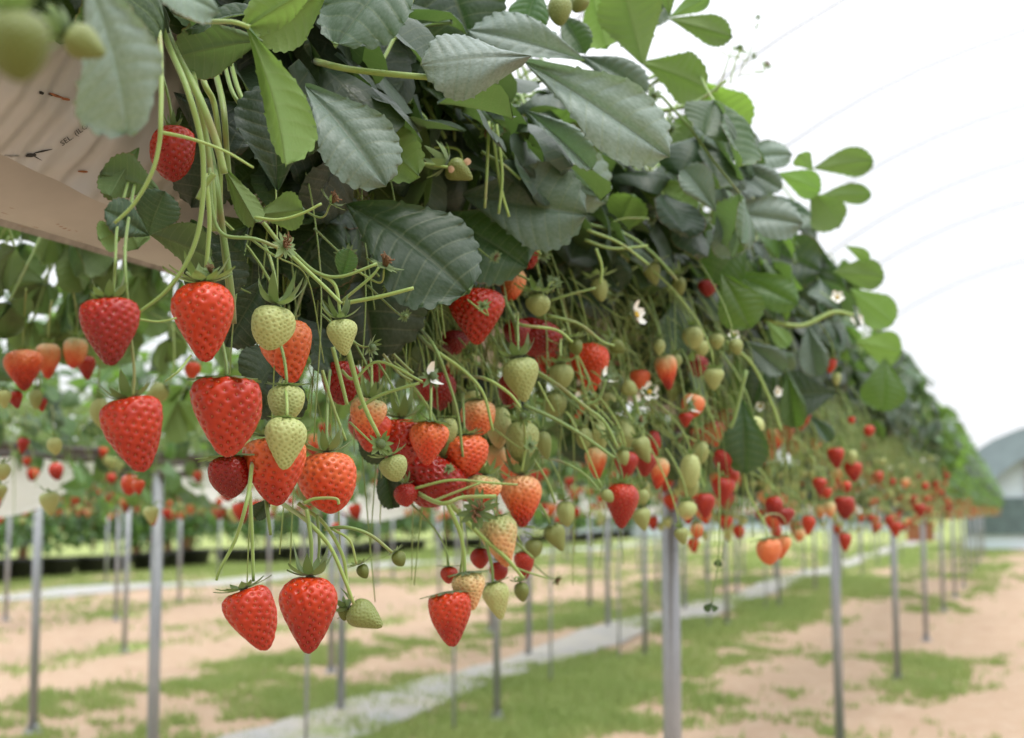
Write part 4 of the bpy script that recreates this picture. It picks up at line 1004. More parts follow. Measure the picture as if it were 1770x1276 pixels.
def berry(px, py, w, h, rip, label, tilt=0, L=.45, kind='conic', green=.15, sh=0., cal=.85, cv=None, anc=None, dens=None, group=None, toward=0, v=None, stem=True, calflip=False):
    P = at(px, py, L); return berry_at(P, w*depth(P)/FPX, h*depth(P)/FPX, rip, label, tilt, kind, green, sh, cal, cv, None if anc is None else at(anc[0], anc[1], anc[2] if len(anc)>2 else L+.05), dens, group, toward, v, stem, near=True)
def berry_at(P, Wd, Hd, rip, label, tilt=0, kind='conic', green=.15, sh=0., cal=.85, cv=None, anc=None, dens='hi', group=None, toward=0, v=None, stem=True, near=False):
    d = (RT*math.sin(R_(tilt)) - Vector((0,0,1))*math.cos(R_(tilt)) - FW*math.sin(R_(toward))).normalized()
    Z = -d; X = RT - Z*RT.dot(Z); X.normalize(); q = Quaternion(Z, random.uniform(0,6.28)); X = q @ X; Y = Z.cross(X)
    M = Matrix(((X.x,Y.x,Z.x,P.x),(X.y,Y.y,Z.y,P.y),(X.z,Y.z,Z.z,P.z),(0,0,0,1)))
    e = thing('strawberry', label, 'strawberry', M, group)
    if rip > .7 and sh == 0 and Wd > .02: sh = random.choice((0,.06,.14,.2)); rip += sh*.12
    col = (rip, green, sh, 1); dens = dens or ('gr' if rip < .25 else 'hi')
    fm, sm = fruit(kind, dens, random.randrange(3) if v is None else v)
    a = ob('fruit', fm, e, None, col); a.scale = (Wd, Wd, Hd)
    if dens != 'md' or near: s_ = ob('seeds', sm, e, None, col, kind='stuff'); s_.scale = (Wd, Wd, Hd)
    c = ob('calyx', CAL[cv if cv is not None else random.randrange(7)], e); cs = max(Wd*cal, .0140)*1.18; c.scale = (cs, cs, cs*random.uniform(.7,1.1)); c.location = (0,0,Hd*.5-Hd*.03); c.rotation_euler = (0,0,random.uniform(0,6))
    if stem:
        top = P+Z*Hd*.47
        if anc is None: anc = top+RT*random.uniform(-.03,.03)+Vector((-random.uniform(.02,.06), 0, random.uniform(.05,.09)))
        ln = (anc-top).length; c1 = top+(Z*.55+Vector((0,0,.45)))*ln*.35; c2 = anc.lerp(top,.25)+Vector((0,0,ln*.12))+(top-anc)*.0
        pts = [top, c1, c2, anc]; P4 = [np.array(p) for p in pts]; bz=[]
        for i in range(11):
            u=i/10; bz.append((1-u)**3*P4[0]+3*u*(1-u)**2*P4[1]+3*u*u*(1-u)*P4[2]+u**3*P4[3])
        r = .00105 if Wd > .018 else .0008
        vv, ff = tube_vf(bz, r, r*1.15, 6); inv = M.inverted()
        ob('stem', mesh('stem', [tuple(inv @ Vector(p_)) for p_ in vv], ff, M_STEM), e)
    return e
B = berry
# ---- upper left
B(30,80,115,125,.0,'large blurred olive green strawberry at the top left corner before the bag',10,.235,'oval',1,anc=(45,-60,.25))
B(150,76,62,74,.0,'blurred small green strawberry pointing right over the blue grey leaf',62,.30,'conic',.9,cal=1.5,anc=(85,10,.31),cv=0)
B(300,266,80,96,.84,'red strawberry half hidden behind green stalks beside the grow bag',4,.50,'blunt',cal=.5)
B(190,574,98,116,.90,'dark red strawberry upper one of the pair hanging under the white trough',4,.45,'wedge',cv=0,stem=False,cal=.8)
B(234,752,108,130,.80,'plump red strawberry lower one of the pair below the white trough',12,.45,'wedge',cv=0,stem=False,cal=.8)
B(353,556,108,138,.74,'glossy orange red pointed strawberry just right of the trough end',3,.45,'conic',sh=.10,cal=.95,stem=False,v=0)
B(391,720,120,138,.78,'largest wide red strawberry hanging below the pointed orange one',0,.45,'wedge',anc=(372,560,.47),v=1)
B(398,824,68,74,.93,'dark red strawberry tucked under the largest wide one',5,.48,'blunt',cv=3,anc=(400,740,.50),cal=1.2)
B(471,567,76,78,.04,'creamy white unripe strawberry in front of a pink orange one',-8,.445,'blunt',.15,anc=(455,420,.47),cal=1.2)
B(500,608,94,108,.60,'pink orange strawberry partly behind the creamy white one',12,.475,'conic',sh=.25,cal=.6)
B(495,698,60,66,.03,'small pale green white strawberry above the big cream one',0,.445,'blunt',.35,anc=(470,560,.47))
B(492,766,74,92,.02,'cream unripe strawberry covering the middle of an orange red one',-4,.435,'conic',.22,anc=(490,660,.45),cal=.6)
B(478,814,112,118,.72,'orange red strawberry behind the cream unripe one',5,.455,'wedge',sh=.4,anc=(500,650,.5))
B(568,834,98,106,.66,'blunt orange strawberry crossed by a curled green stalk',4,.445,'blunt',sh=.2,cal=.9,cv=2,anc=(570,640,.47))
B(536,846,42,56,.06,'small olive strawberry peeping out behind the blunt orange one',0,.47,'oval',.7,stem=False,cal=.5)
B(439,1071,90,112,.78,'red strawberry lower left hanging clear of the leaves and tilted right',20,.445,'wedge',stem=False,cv=1,cal=.85,v=2)
B(533,1062,98,132,.79,'long pointed red strawberry beside the tilted one at the bottom',-2,.445,'conic',stem=False,cv=0,cal=.9,v=1)
B(632,1067,54,66,.0,'bright green unripe strawberry pointing right at the bottom',58,.435,'conic',.75,stem=False,cv=2,cal=.9)
B(596,1058,22,30,.0,'dull green fruitlet behind the bright green bottom strawberry',0,.45,'oval',1,cal=1.4,stem=False)
B(628,988,22,26,.0,'tiny green fruitlet in a wide leafy cap above the bright green one',25,.435,'oval',1,cal=2.1,stem=False,cv=1)
B(690,966,24,28,.0,'tiny green fruitlet at the far tip of the arching stalk',35,.43,'oval',1,cal=1.5,stem=False,cv=1)
B(590,662,66,76,.88,'shiny red strawberry behind the stalks under the dark leaf',3,.49,'blunt',cal=.4)
B(645,640,40,46,.85,'red strawberry sliver below the dark hanging leaf',0,.52,'oval',cal=.4,stem=False)
B(592,583,50,64,.03,'pale green strawberry hanging in front of the large dark leaf',8,.42,'conic',.35,stem=False,cv=5,cal=1.3)
B(634,724,64,72,.55,'pinkish strawberry with pale shoulder right of the shiny red one',-10,.46,'wedge',sh=.55,anc=(640,620,.48))
B(693,766,84,84,.84,'red strawberry behind the small orange pointed one',0,.465,'blunt',cv=2,cal=.9)
B(741,766,64,76,.66,'small orange pointed strawberry in the middle of the cluster',-4,.435,'conic',sh=.25,anc=(745,640,.45),cal=1.1)
B(775,745,34,50,.03,'whitish strawberry peeping out beside the small orange pointed one',0,.45,'oval',.35,stem=False,cal=.8)
B(806,788,78,72,.64,'round orange strawberry under a dark green cap',5,.44,'blunt',sh=.15,anc=(800,680,.46),cal=.8)
B(745,832,112,92,.90,'dark red strawberry lying behind the orange pair',-25,.465,'blunt',cal=.4)
B(806,832,60,70,.82,'red strawberry just below the round orange one',12,.47,'blunt',cal=.4,stem=False)
B(702,856,40,40,.86,'small red strawberry end at the lower edge of the cluster',5,.475,'oval',cal=.4,stem=False)
B(682,810,46,46,.03,'yellow green strawberry below a grey flower bud',20,.43,'blunt',.5,anc=(652,760,.435),cal=1.2)
B(825,547,92,98,.82,'large red strawberry emerging under the round dark leaf',0,.44,'conic',cal=.3,stem=False)
B(786,592,46,44,.97,'dark maroon overripe strawberry left of the large red one',0,.48,'oval',cal=.4)
B(914,423,66,84,.86,'bright red strawberry half hidden under the ribbed grey green leaf',-4,.45,'wedge',cal=.3,stem=False)
B(886,492,44,58,.52,'orange strawberry edge behind the round green leaf',-10,.46,'blunt',sh=.4,cal=.3,stem=False)
B(930,585,74,66,.95,'dark red strawberry on its side behind the green round fruit',-18,.45,'blunt',cal=.5)
B(893,575,46,50,.95,'dark red strawberry left neighbour of the sideways one',0,.455,'oval',cal=.4)
B(930,527,42,40,.0,'round green strawberry with spread cap above the dark red pair',0,.405,'oval',.6,cal=1.5,anc=(880,470,.43))
B(902,656,60,78,.0,'pale green strawberry with long spiky cap in mid picture',8,.405,'conic',.45,cal=1.2,cv=0,anc=(895,540,.42))
B(970,650,40,46,.0,'soft green strawberry right of the spiky capped one',3,.42,'oval',.6,cal=1.1,anc=(975,570,.44))
B(1020,636,64,88,.68,'orange red strawberry crossed by a thin stalk near the white flower buds',3,.42,'conic',sh=-.1,cal=.4)
B(995,600,24,30,.0,'tiny olive fruitlet with drooping cap left of the orange red one',10,.39,'oval',1,cal=1.6,stem=False,cv=1)
B(1067,600,24,30,.0,'tiny olive fruitlet pointing down right below the flower',55,.38,'oval',1,cal=1.7,stem=False,cv=2)
B(762,676,52,66,.92,'dark red strawberry in the shade behind parallel stalks',0,.485,'blunt',cal=.5)
B(735,672,34,44,.90,'red strawberry deep behind the small white flower',0,.49,'oval',cal=.5)
B(882,676,42,60,.95,'maroon strawberry in shade behind the pale green spiky capped one',0,.45,'blunt',cal=.4)
B(827,722,62,62,.50,'pink strawberry left of two pale fruits',0,.445,'blunt',sh=.35,cal=.8)
B(862,738,46,74,.18,'flat whitish strawberry right of the pink one',0,.455,'oval',.25,sh=.2,cal=.7)
B(902,764,60,72,.0,'dull green velvety strawberry with a straight stalk before it',0,.425,'blunt',.6,cal=.8)
B(858,790,36,44,.35,'small peach strawberry below the whitish one',0,.46,'oval',.2,sh=.3,cal=.7)
B(834,846,58,50,.52,'small strawberry with cream shoulder above the withered flower',-8,.43,'blunt',sh=.65,anc=(830,770,.45),cal=1)
B(902,866,68,90,.66,'heart shaped orange red strawberry with cream shoulder',2,.425,'conic',sh=.6,cal=1.05,cv=2,stem=False,v=0)
B(865,936,66,90,.32,'pale strawberry blushing orange on its right side',12,.435,'conic',.3,sh=.35,cal=.6,anc=(850,880,.45))
B(906,977,36,48,.84,'small red strawberry behind the blushing pale one',6,.45,'conic',cal=.4)
B(830,965,34,36,.84,'small red strawberry above the beige one',0,.46,'oval',cal=.5)
B(862,988,30,34,.85,'red strawberry piece under the leafy caps of the low cluster',0,.455,'oval',cal=.9)
B(923,948,30,34,.0,'green fruitlet right of the small red strawberry',0,.44,'oval',.8,cal=1,anc=(905,920,.45))
B(962,930,36,50,.0,'green strawberry pointing down right in the clump beside the white film',25,.42,'conic',.75,cal=1)
B(978,888,30,46,.03,'pale green strawberry above the pointed green one',5,.425,'oval',.5,cal=1.2)
B(811,1022,58,66,.30,'beige pink strawberry overlapping a red one in the low cluster',8,.43,'conic',.1,sh=.15,cal=1,stem=False,cv=3)
B(779,1070,76,94,.78,'red strawberry lowest of the cluster under the beige one',8,.44,'wedge',cal=.9,stem=False,cv=3)
B(860,1038,48,66,.14,'cream strawberry right of the beige one in the low cluster',14,.435,'conic',.25,cal=.9,stem=False)
B(902,1023,26,34,.0,'small green fruitlet at the right end of the low cluster',10,.43,'oval',.9,cal=1.3,anc=(890,1000,.43))
B(776,994,30,30,.8,'red strawberry top showing above the low cluster',0,.455,'oval',cal=1)
B(795,297,40,50,.0,'olive green strawberry with dried petals below the curled pale leaf',58,.41,'conic',.9,cal=1.6,stem=False,cv=0)
B(968,18,40,56,.0,'olive strawberry hanging at the top edge between folded leaves',3,.37,'oval',.8,cal=.6)
B(1000,5,36,36,.0,'olive strawberry touching the top edge right of its neighbour',-20,.37,'oval',.8,cal=.6)
B(1068,452,42,52,.12,'cream strawberry in shade under the green leaf',8,.42,'wedge',.35,cal=.5)
B(1128,473,32,42,.0,'olive strawberry with wide cap at the end of the long arching stalk',18,.37,'conic',.8,cal=1.6,stem=False,cv=3)
B(1174,494,24,34,.0,'green fruitlet right of the olive one with a white cap edge',10,.36,'oval',.8,cal=1.5,stem=False)
B(1037,500,30,44,.0,'greenish fruitlet below a star shaped cap',8,.40,'oval',.6,cal=1.7,stem=False)
B(1038,752,32,56,.0,'pear shaped pale green strawberry right of mid cluster',4,.40,'neck',.45,cal=1)
B(1009,758,28,40,.0,'glossy green strawberry left of the pear shaped pale one',10,.405,'oval',.8,cal=1.2)
B(940,770,32,50,.0,'green strawberry behind the velvety one',15,.43,'conic',.75,cal=.8)
B(960,700,40,44,.0,'dim green strawberry under small dry flowers',0,.44,'oval',.7,cal=.8)
B(1050,692,34,30,.08,'pale round strawberry behind white petals',0,.42,'oval',.3,cal=.8)
B(1078,752,50,44,.08,'pale yellow strawberry lying near the red trio',-70,.40,'oval',.3,cal=.6)
B(1031,800,36,56,.55,'orange strawberry with pale top hanging in the gap',2,.42,'conic',sh=.6,cal=.6)
B(1082,806,40,52,.86,'crimson strawberry behind a green fruitlet',0,.385,'conic',cal=.5)
B(1075,874,56,78,.84,'big smooth red strawberry left of the grey post',-3,.375,'conic',cal=.7)
B(1050,858,20,26,.0,'small green fruitlet pointing right against the big smooth red one',40,.37,'oval',.7,cal=1.3)
B(1078,790,20,30,.0,'small green fruitlet before the crimson strawberry',8,.37,'oval',.6,cal=1.4)
B(1116,804,38,40,.86,'red strawberry between crimson one and orange tipped one',0,.375,'conic',cal=.5)
B(1112,778,32,48,.0,'green pointed strawberry over a red one',25,.37,'conic',.6,cal=.9)
B(1130,768,24,50,.84,'red strawberry standing behind the green pointed one',0,.385,'oval',cal=.5)
B(1138,818,36,56,.62,'strawberry with pale top and orange red tip left of the post',-6,.37,'conic',sh=.7,cal=.5)
B(1106,656,34,34,.60,'orange strawberry above the yellow centred flower',0,.40,'blunt',cal=.4)
B(1088,672,28,30,.0,'green yellow fruitlet pointing right above a small flower',55,.385,'oval',.6,cal=1)
B(1153,644,38,62,.66,'strawberry pale above and orange at the tip among thin stalks',8,.37,'conic',sh=.8,cal=.4)
B(1140,600,22,32,.0,'blurred pale green fruitlet above the pale and orange strawberry',0,.37,'neck',.4,cal=.9)
B(1168,625,20,28,.0,'blurred green fruitlet beside the pale and orange strawberry',0,.365,'oval',.7,cal=1)
B(1198,584,36,40,.05,'blurred cream strawberry left of a trio in the shade',0,.36,'oval',.25,cal=.8)
B(1213,602,24,28,.05,'smallest cream strawberry of the trio in the shade',10,.355,'oval',.25,cal=.8)
B(1239,590,26,28,.06,'round cream strawberry at the right of the trio',0,.35,'oval',.2,cal=.7)
B(1206,632,34,40,.95,'dark red strawberry in the shade under the cream trio',0,.37,'oval',cal=.4)
B(1197,702,38,42,.58,'peach strawberry with white petals across it',-12,.355,'blunt',sh=.3,cal=.6)
B(1185,726,24,26,.82,'red strawberry under the peach one',0,.36,'conic',cal=.4)
B(1303,739,34,40,.12,'cream strawberry before the hanging dark teal leaf',6,.30,'oval',.05,sh=.3,cal=.7)
B(1211,782,28,40,.02,'blurred pale green strawberry right of the post',8,.35,'oval',.5,cal=.8)
B(1194,814,36,60,.08,'long cream strawberry hanging against the grey post',0,.345,'oval',.25,cal=.6)
B(1191,838,34,44,.04,'pale green strawberry under the long cream one',8,.35,'oval',.5,cal=.4)
B(1188,882,32,34,.10,'cream strawberry with pink tip on the right edge of the post',0,.345,'oval',.2,sh=.5,cal=.8)
B(1218,874,34,44,.84,'red strawberry right of the pink tipped cream one',0,.345,'conic',cal=.5)
B(1250,848,38,46,.84,'red strawberry higher neighbour in the blurred red pair',-4,.335,'conic',cal=.5)
B(1264,824,28,34,.78,'small orange red strawberry above the blurred red pair',0,.335,'oval',cal=.5)
B(1250,796,30,44,.88,'deep red strawberry left of the dark teal leaf',12,.335,'oval',cal=.5)
B(1111,898,30,40,.03,'olive yellow strawberry hanging low left of the post',12,.37,'conic',.5,cal=.8)
B(1110,860,26,30,.0,'round green strawberry above the olive yellow one',0,.37,'oval',.6,cal=.8)
B(1330,953,44,46,.52,'pinkish peach strawberry hanging lowest between the two posts',8,.30,'blunt',sh=.1,cal=.9,cv=3,anc=(1318,895,.31))
B(1354,946,22,42,.55,'thin peach strawberry right of the lowest pinkish one',-15,.30,'conic',sh=.3,cal=.9,anc=(1318,895,.31))
B(1338,876,32,38,.88,'blurred red strawberry in the low left of the far cluster',0,.31,'oval',cal=.5)
B(1356,893,36,32,.88,'blurred red strawberry under a diagonal stalk',0,.305,'conic',cal=.5)
B(1397,908,24,34,.74,'blurred orange red strawberry above the white film',-5,.30,'conic',cal=.5)
B(1461,937,23,32,.80,'red strawberry hanging right on top of the second post',0,.29,'conic',cal=.5)
B(1460,878,34,40,.88,'deep red strawberry above the second post',0,.29,'wedge',cal=.5)
B(1434,880,20,28,.35,'peach blurred strawberry left of the deep red one',0,.295,'oval',sh=.3,cal=.5)
B(1445,792,30,36,.84,'upper red strawberry in the blurred red cluster',0,.29,'wedge',cal=.5)
B(1475,816,30,34,.82,'right red strawberry in the blurred red cluster',0,.285,'wedge',cal=.5)
B(1472,790,20,26,.05,'pale strawberry between the two blurred red cluster berries',0,.285,'oval',.3,cal=.5)
B(1416,840,24,30,.82,'round red strawberry left of the blurred red cluster',0,.295,'conic',cal=.5)
B(1429,852,18,20,.76,'small orange strawberry below the round red one',0,.295,'oval',cal=.5)
B(1462,842,22,22,.76,'small orange red strawberry in the middle of the blurred cluster',0,.29,'oval',cal=.5)
B(1437,632,16,28,.76,'thin red strawberry high in the canopy beside a cream one',-20,.25,'oval',cal=.4)
B(1446,655,16,24,.06,'cream fruitlet below the thin red strawberry high in the canopy',0,.25,'oval',.3,cal=.4)
B(1472,726,13,13,.74,'tiny orange dot of a strawberry in mid canopy',0,.27,'oval',cal=.4)
B(1502,745,18,20,.76,'small orange red strawberry in mid canopy right of the tiny one',0,.26,'oval',cal=.4)
B(1548,915,22,28,.76,'orange red strawberry on top of the third post',0,.28,'conic',cal=.5)
B(1537,902,16,22,.80,'small red strawberry left above the third post',0,.28,'conic',cal=.5)
B(1590,882,22,24,.82,'red strawberry above a thin post far down the row',0,.28,'conic',cal=.5)
B(1222,498,30,30,.92,'dark red strawberry in deep shade behind the olive leaves',0,.36,'oval',cal=.4)
B(1247,468,20,18,.14,'tan fruitlet above the dark red one in deep shade',0,.35,'oval',.3,cal=.4)
# far side of the row, seen below the trough
B(41,640,62,72,.72,'blurred red strawberry with pale shoulder at the left picture edge',4,1.02,'conic',sh=.45,cal=.5,anc=(45,500,.98))
B(82,624,44,62,.56,'blurred pinkish strawberry right behind the left edge one',0,1.06,'conic',sh=.5,cal=.6,anc=(90,520,1.0))
B(130,610,42,54,.52,'blurred strawberry with white shoulder beside a red one',-6,1.03,'blunt',sh=.6,cal=.8,anc=(125,500,1.0))
B(150,636,32,42,.84,'small blurred red strawberry below the white shouldered one',6,1.05,'conic',cal=.6,anc=(160,520,1.0))
B(272,680,32,40,.0,'blurred pale green strawberry right of the plump red one',-60,1.0,'oval',.4,cal=.6,anc=(300,560,1.0))
B(175,715,34,56,.0,'blurred pale green strawberry behind the plump red one',10,1.02,'oval',.35,cal=.7,anc=(180,560,1.0))
B(333,640,26,30,.66,'blurred orange strawberry left of the largest wide one',0,1.02,'oval',cal=.6)
B(72,700,20,24,.82,'tiny blurred red strawberry below the left edge pair',10,1.1,'conic',cal=.8,anc=(60,600,1.05))
B(62,690,22,36,.0,'tiny blurred green strawberry beside the tiny red one',0,1.1,'oval',.6,cal=.9,anc=(60,600,1.05))
B(40,770,20,30,.88,'small dark red strawberry before the white film at left',-6,1.6,'conic',cal=1.2,anc=(42,700,1.5))
B(97,815,24,32,.82,'small red strawberry dangling before the white film at left',10,1.6,'oval',cal=.6,anc=(90,700,1.5))

# ---- random berries: clusters that go on down the row (individuals), then joined
nb = 0
def rnd_ripe():
    q = random.random(); return (random.uniform(.72,.88), .1, 0) if q < .42 else (random.uniform(.45,.68), .1, .5) if q < .58 else (random.uniform(0,.12), random.uniform(.2,.9), .1)
pool = []
while nb < 128:
    t = .95+6.5*random.random()**1.15; px_t = proj((-.36, t, H))[0]
    L = random.uniform(.30,.52); z = H+random.uniform(-.02,.19)+(.05 if random.random()<.2 else 0)
    for _ in range(random.randint(1,3)):
        P = Vector((-(L+random.uniform(-.03,.03)), t+random.uniform(-.04,.04), z+random.uniform(-.035,.035))); px, py, dz = proj(P)
        if px < 720: continue
        if px < 1110: P.x = -random.uniform(.47,.6); P.z = H+random.uniform(.03,.19)
        elif px < 1380 and random.random() < .5: P.x = -random.uniform(.4,.55)
        r_, g_, s_ = rnd_ripe(); w = random.uniform(.018,.034)*(1 if r_ > .3 else .72)
        berry_at(P, w, w*random.uniform(1.05,1.3), r_, 'blurred ripe or half ripe red strawberry hanging farther down the near row' if r_ > .3 else 'blurred pale unripe strawberry hanging farther down the near row',
                 random.uniform(-18,18), random.choice(('conic','oval','blunt','wedge')), g_, s_, .9, None, P+Vector((-random.uniform(.03,.1), random.uniform(-.04,.04), random.uniform(.08,.16))), 'md',
                 'red strawberries farther down the near row' if r_ > .3 else 'unripe strawberries farther down the near row')
        nb += 1
# far clusters: joined fruit, past the 300 nearest
def fruit_mass(name, pts, parent=None):
    base = {}
    V=[];F=[];RP=[];LZ=[];o=0; mi=[]
    for (P, w, h_, r_) in pts:
        k = random.choice(('conic','oval','wedge'))
        if k not in base: base[k] = fruit_arrays(k, 11, 10, 20, 3, .03, 0)[:2]
        v, f = base[k]; a = random.uniform(-.3,.3); vv = v*np.array([w,w,h_]); vv = np.stack([vv[:,0]*math.cos(a)+vv[:,2]*math.sin(a), vv[:,1], -vv[:,0]*math.sin(a)+vv[:,2]*math.cos(a)],-1)+np.array(P)
        V.append(vv); F += [[i+o for i in q] for q in f]; RP += [r_]*len(v); LZ += list(v[:,2]); mi += [0]*len(f); o += len(v)
        cv_, cf = calyx_arrays(random.randrange(9), .5, 6, .2); cv_ = np.array(cv_)*w*1.1+np.array(P)+np.array([0,0,h_*.46])
        V.append(cv_); F += [[i+o for i in q] for q in cf]; RP += [0]*len(cv_); LZ += [0]*len(cv_); mi += [1]*len(cf); o += len(cv_)
    return ob(name, mesh(name, np.concatenate(V), F, [M_FRUITFAR, M_SEPAL], True, attrs={'ripe': RP, 'lz': LZ}, midx=mi), parent, None, None, kind='stuff')
pts=[]
for _ in range(1500):
    t = 2.4+36*random.random()**1.3; r_ = rnd_ripe()[0]
    if r_ > .5 and random.random() < .6: r_ = random.uniform(0,.2)
    w = random.uniform(.018,.03)*(1 if r_ > .3 else .62)
    z = H+random.uniform(-.06,.16) if random.random() < .85 else H+random.uniform(.1,.4)
    pts.append(((-random.uniform(.30,.55)-(.0 if t>4 else .1), t, z), w, w*1.2, r_))
fruit_mass('distant_strawberries', pts)
pts=[]
for _ in range(120):
    t = random.uniform(.9,4.5); w = random.uniform(.014,.028); pts.append(((-random.uniform(1.0,1.2), t, H+random.uniform(-.03,.14)), w, w*1.2, rnd_ripe()[0]))
fruit_mass('strawberries_behind_trough', pts)
pts=[]
for L, y0, n in ((2.6,2.4,650),(3.5,3.6,420),(4.5,5.5,400),(6.5,8,300),(8.8,11,250),(9.7,12,250),(12.8,16,200)):
    for _ in range(n):
        w = random.uniform(.02,.034); s_ = random.choice((-1,1))
        pts.append(((-L+s_*random.uniform(.2,.36), y0+26*random.random()**1.2, H+random.uniform(-.03,.17)), w, w*1.2, rnd_ripe()[0]))
fruit_mass('strawberries_of_rows_behind', pts)

# ---- strands hanging in the curtain of the near row
for k, t in enumerate(np.arange(1.06, 7.4, .16)):
    Lb = .52 if t < 1.7 else .45
    pl = min(PLANTS.items(), key=lambda kv: abs(kv[0][0]-t)+(10 if kv[0][1] > .7 else 0))[1]
    n = 24 if t < 2 else 18 if t<4 else 13
    for j in range(n if t < 2.6 else 1):
        mb = strands(1 if t < 2.6 else n+4, 1000+k*20+j, 1, -.34, -.10, .0008, reach=(.06,.16) if t > 1.5 else (.02,.10))
        off = Vector((-(Lb+.04), float(t), H+.27+random.uniform(-.03,.05)))-pl.matrix_basis.translation
        ob('fruit_stalk' if t < 2.6 else 'fruit_stalks', mb.mesh('fruit_stalk', M_STEM), pl, None, kind=None if t < 2.6 else 'stuff').location = off
# small leafy bits and bracts low in the curtain
for i in range(70):
    t = 1.0+5*random.random(); pl = min(PLANTS.items(), key=lambda kv: abs(kv[0][0]-t)+(10 if kv[0][1] > .7 else 0))[1]
    P = Vector((-random.uniform(.36,.55), t, H+random.uniform(.0,.22))); px,py,dz = proj(P)
    if px < 700: continue
    d = Vector((random.uniform(-1,1),random.uniform(-1,1),random.uniform(-1,.2))).normalized(); s = random.uniform(.010,.022)
    M = basis(P, d, Vector((.4,-.5,.8)), s*.7, s); ob('bract', random.choice(MID), pl, M, (random.uniform(.3,.8), .1, 0, 1))

# ================================================================ flowers and buds
def petal_arrays(n=5, seed=0, up=.2):
    r = random.Random(seed); V=[];F=[]
    for k in range(n):
        a = 2*math.pi*k/n+r.uniform(-.1,.1); ca, sa = math.cos(a), math.sin(a); o=len(V); u_=up*r.uniform(.3,1.6)
        for i in range(6):
            u=i/5; ww=.40*math.sin(math.pi*(.12+.80*u))**.7
            for s in (-1,-.5,0,.5,1): V.append(((.08+.42*u)*ca-sa*s*ww/2, (.08+.42*u)*sa+ca*s*ww/2, .05+u_*u*u-.05*(1-s*s)+.02*r.random()))
        for i in range(5):
            for s in range(4): F.append([o+i*5+s,o+i*5+s+1,o+(i+1)*5+s+1,o+(i+1)*5+s])
    return V,F
v,f = petal_arrays(5,1); PETALS = mesh('petals', v, f, M_PETAL)
v,f = petal_arrays(2,5,.3); PET2 = mesh('petals', v, f, M_PETAL)
V_,F_,g_,SP_,SN_,sp_ = fruit_arrays('oval', 14, 14, 40, 5, .02, .03); CENTRE = mesh('centre', V_*np.array([.26,.26,.18])+np.array([0,0,.09]), F_, M_YELLOW); CENTRE_G = mesh('centre', V_*np.array([.34,.34,.3])+np.array([0,0,.12]), F_, M_SEPAL)
mb=MB(); rr_=random.Random(4)
for k in range(26):
    a=rr_.uniform(0,6.28); q=rr_.uniform(.05,.22); mb.tube([(q*.5*math.cos(a),q*.5*math.sin(a),.05),(q*math.cos(a),q*math.sin(a),.2+rr_.uniform(0,.1)),(q*1.5*math.cos(a+.3),q*1.5*math.sin(a+.3),.30+rr_.uniform(-.05,.1))],.014,.022,4)
STAM = mesh('stamens', mb.v, mb.f, M_BROWN)
def flower(px, py, w, kind, label, axis=(0,-.6,.6), L=.4, group=None):
    P = at(px,py,L); s = w*depth(P)/FPX; ax = (RT*axis[0]+(-FW)*-axis[1]*1.0*1+Vector((0,0,1))*axis[2])
    ax = (RT*axis[0]-FW*abs(axis[1])+Vector((0,0,1))*axis[2]).normalized(); X = ax.cross(Vector((.2,.9,.1))).normalized(); Y = ax.cross(X)
    M = Matrix(((X.x,Y.x,ax.x,P.x),(X.y,Y.y,ax.y,P.y),(X.z,Y.z,ax.z,P.z),(0,0,0,1)))
    e = thing('strawberry_flower' if kind in ('open','part') else 'spent_flower', label, 'flower', M, group)
    c = ob('calyx', CAL[random.choice((3,6,4))], e); c.scale = (s*1.0,s*1.0,s*.8)
    if kind == 'open': a=ob('petals', PETALS, e); a.scale=(s,)*3; a=ob('centre', CENTRE, e); a.scale=(s,)*3
    elif kind == 'part': a=ob('petals', PET2, e); a.scale=(s,)*3; a=ob('centre', CENTRE_G, e); a.scale=(s,)*3
    elif kind == 'dead': a=ob('stamens', STAM, e); a.scale=(s,)*3; 
    else: a=ob('centre', CENTRE_G, e); a.scale=(s,)*3
    top = P-ax*s*.02; anc = P-ax*.02+Vector((-.02,0,.02))
    vv,ff = tube_vf(smooth_path([top, P-ax*.012, anc]), .0007, .0009, 5); inv=M.inverted()
    ob('stem', mesh('stem', [tuple(inv@Vector(p)) for p in vv], ff, M_STEM), e)
fl = flower
fl(1097,545,46,'open','white flower with yellow centre seen side on in the shade',(.8,-.4,.3),.375)
fl(745,652,44,'part','white flower with two petals left above the orange cluster',(.5,-.6,.3),.43)
fl(572,352,52,'dead','spent flower with reddish stamens left of the broad dark leaf',(.5,-.2,.6),.42)
fl(665,462,58,'dead','spent flower with cream and brown stamens on the forked stalk',(.3,-.3,.8),.418)
fl(716,497,50,'star','pale green star shaped cap at the end of the forked stalk',(.9,-.3,-.2),.418)
fl(492,426,52,'dead','open green cap with tan centre on the kinked stalk',(.4,-.6,.4),.43)
fl(826,884,62,'dead','dark brown withered flower facing the lens below the small strawberry',(0,-1,.1),.425)
fl(1040,497,46,'star','green star cap right of the round green strawberry',(.6,-.5,.3),.40)
fl(958,488,30,'star','small green star cap above the round green strawberry',(.2,-.6,.6),.40)
fl(938,438,36,'star','small green star cap in front of the bright red strawberry',(.6,-.6,0),.41)
fl(1127,379,30,'star','tiny green star cap before the dark leaf near the olive leaf',(.7,-.6,0),.38)
fl(960,1002,24,'dead','tiny dried flower at the right tip of the low cluster',(.7,-.3,-.3),.43)
fl(657,768,46,'star','grey green bud in a leafy cap left of the red strawberries',(.3,-.9,.2),.43)
fl(365,472,40,'dead','tan cut cap on top of the glossy orange red strawberry',(0,-.5,.8),.45)
fl(640,600,40,'star','pale cap below the pale green strawberry on the dark leaf',(.8,-.4,-.2),.42)
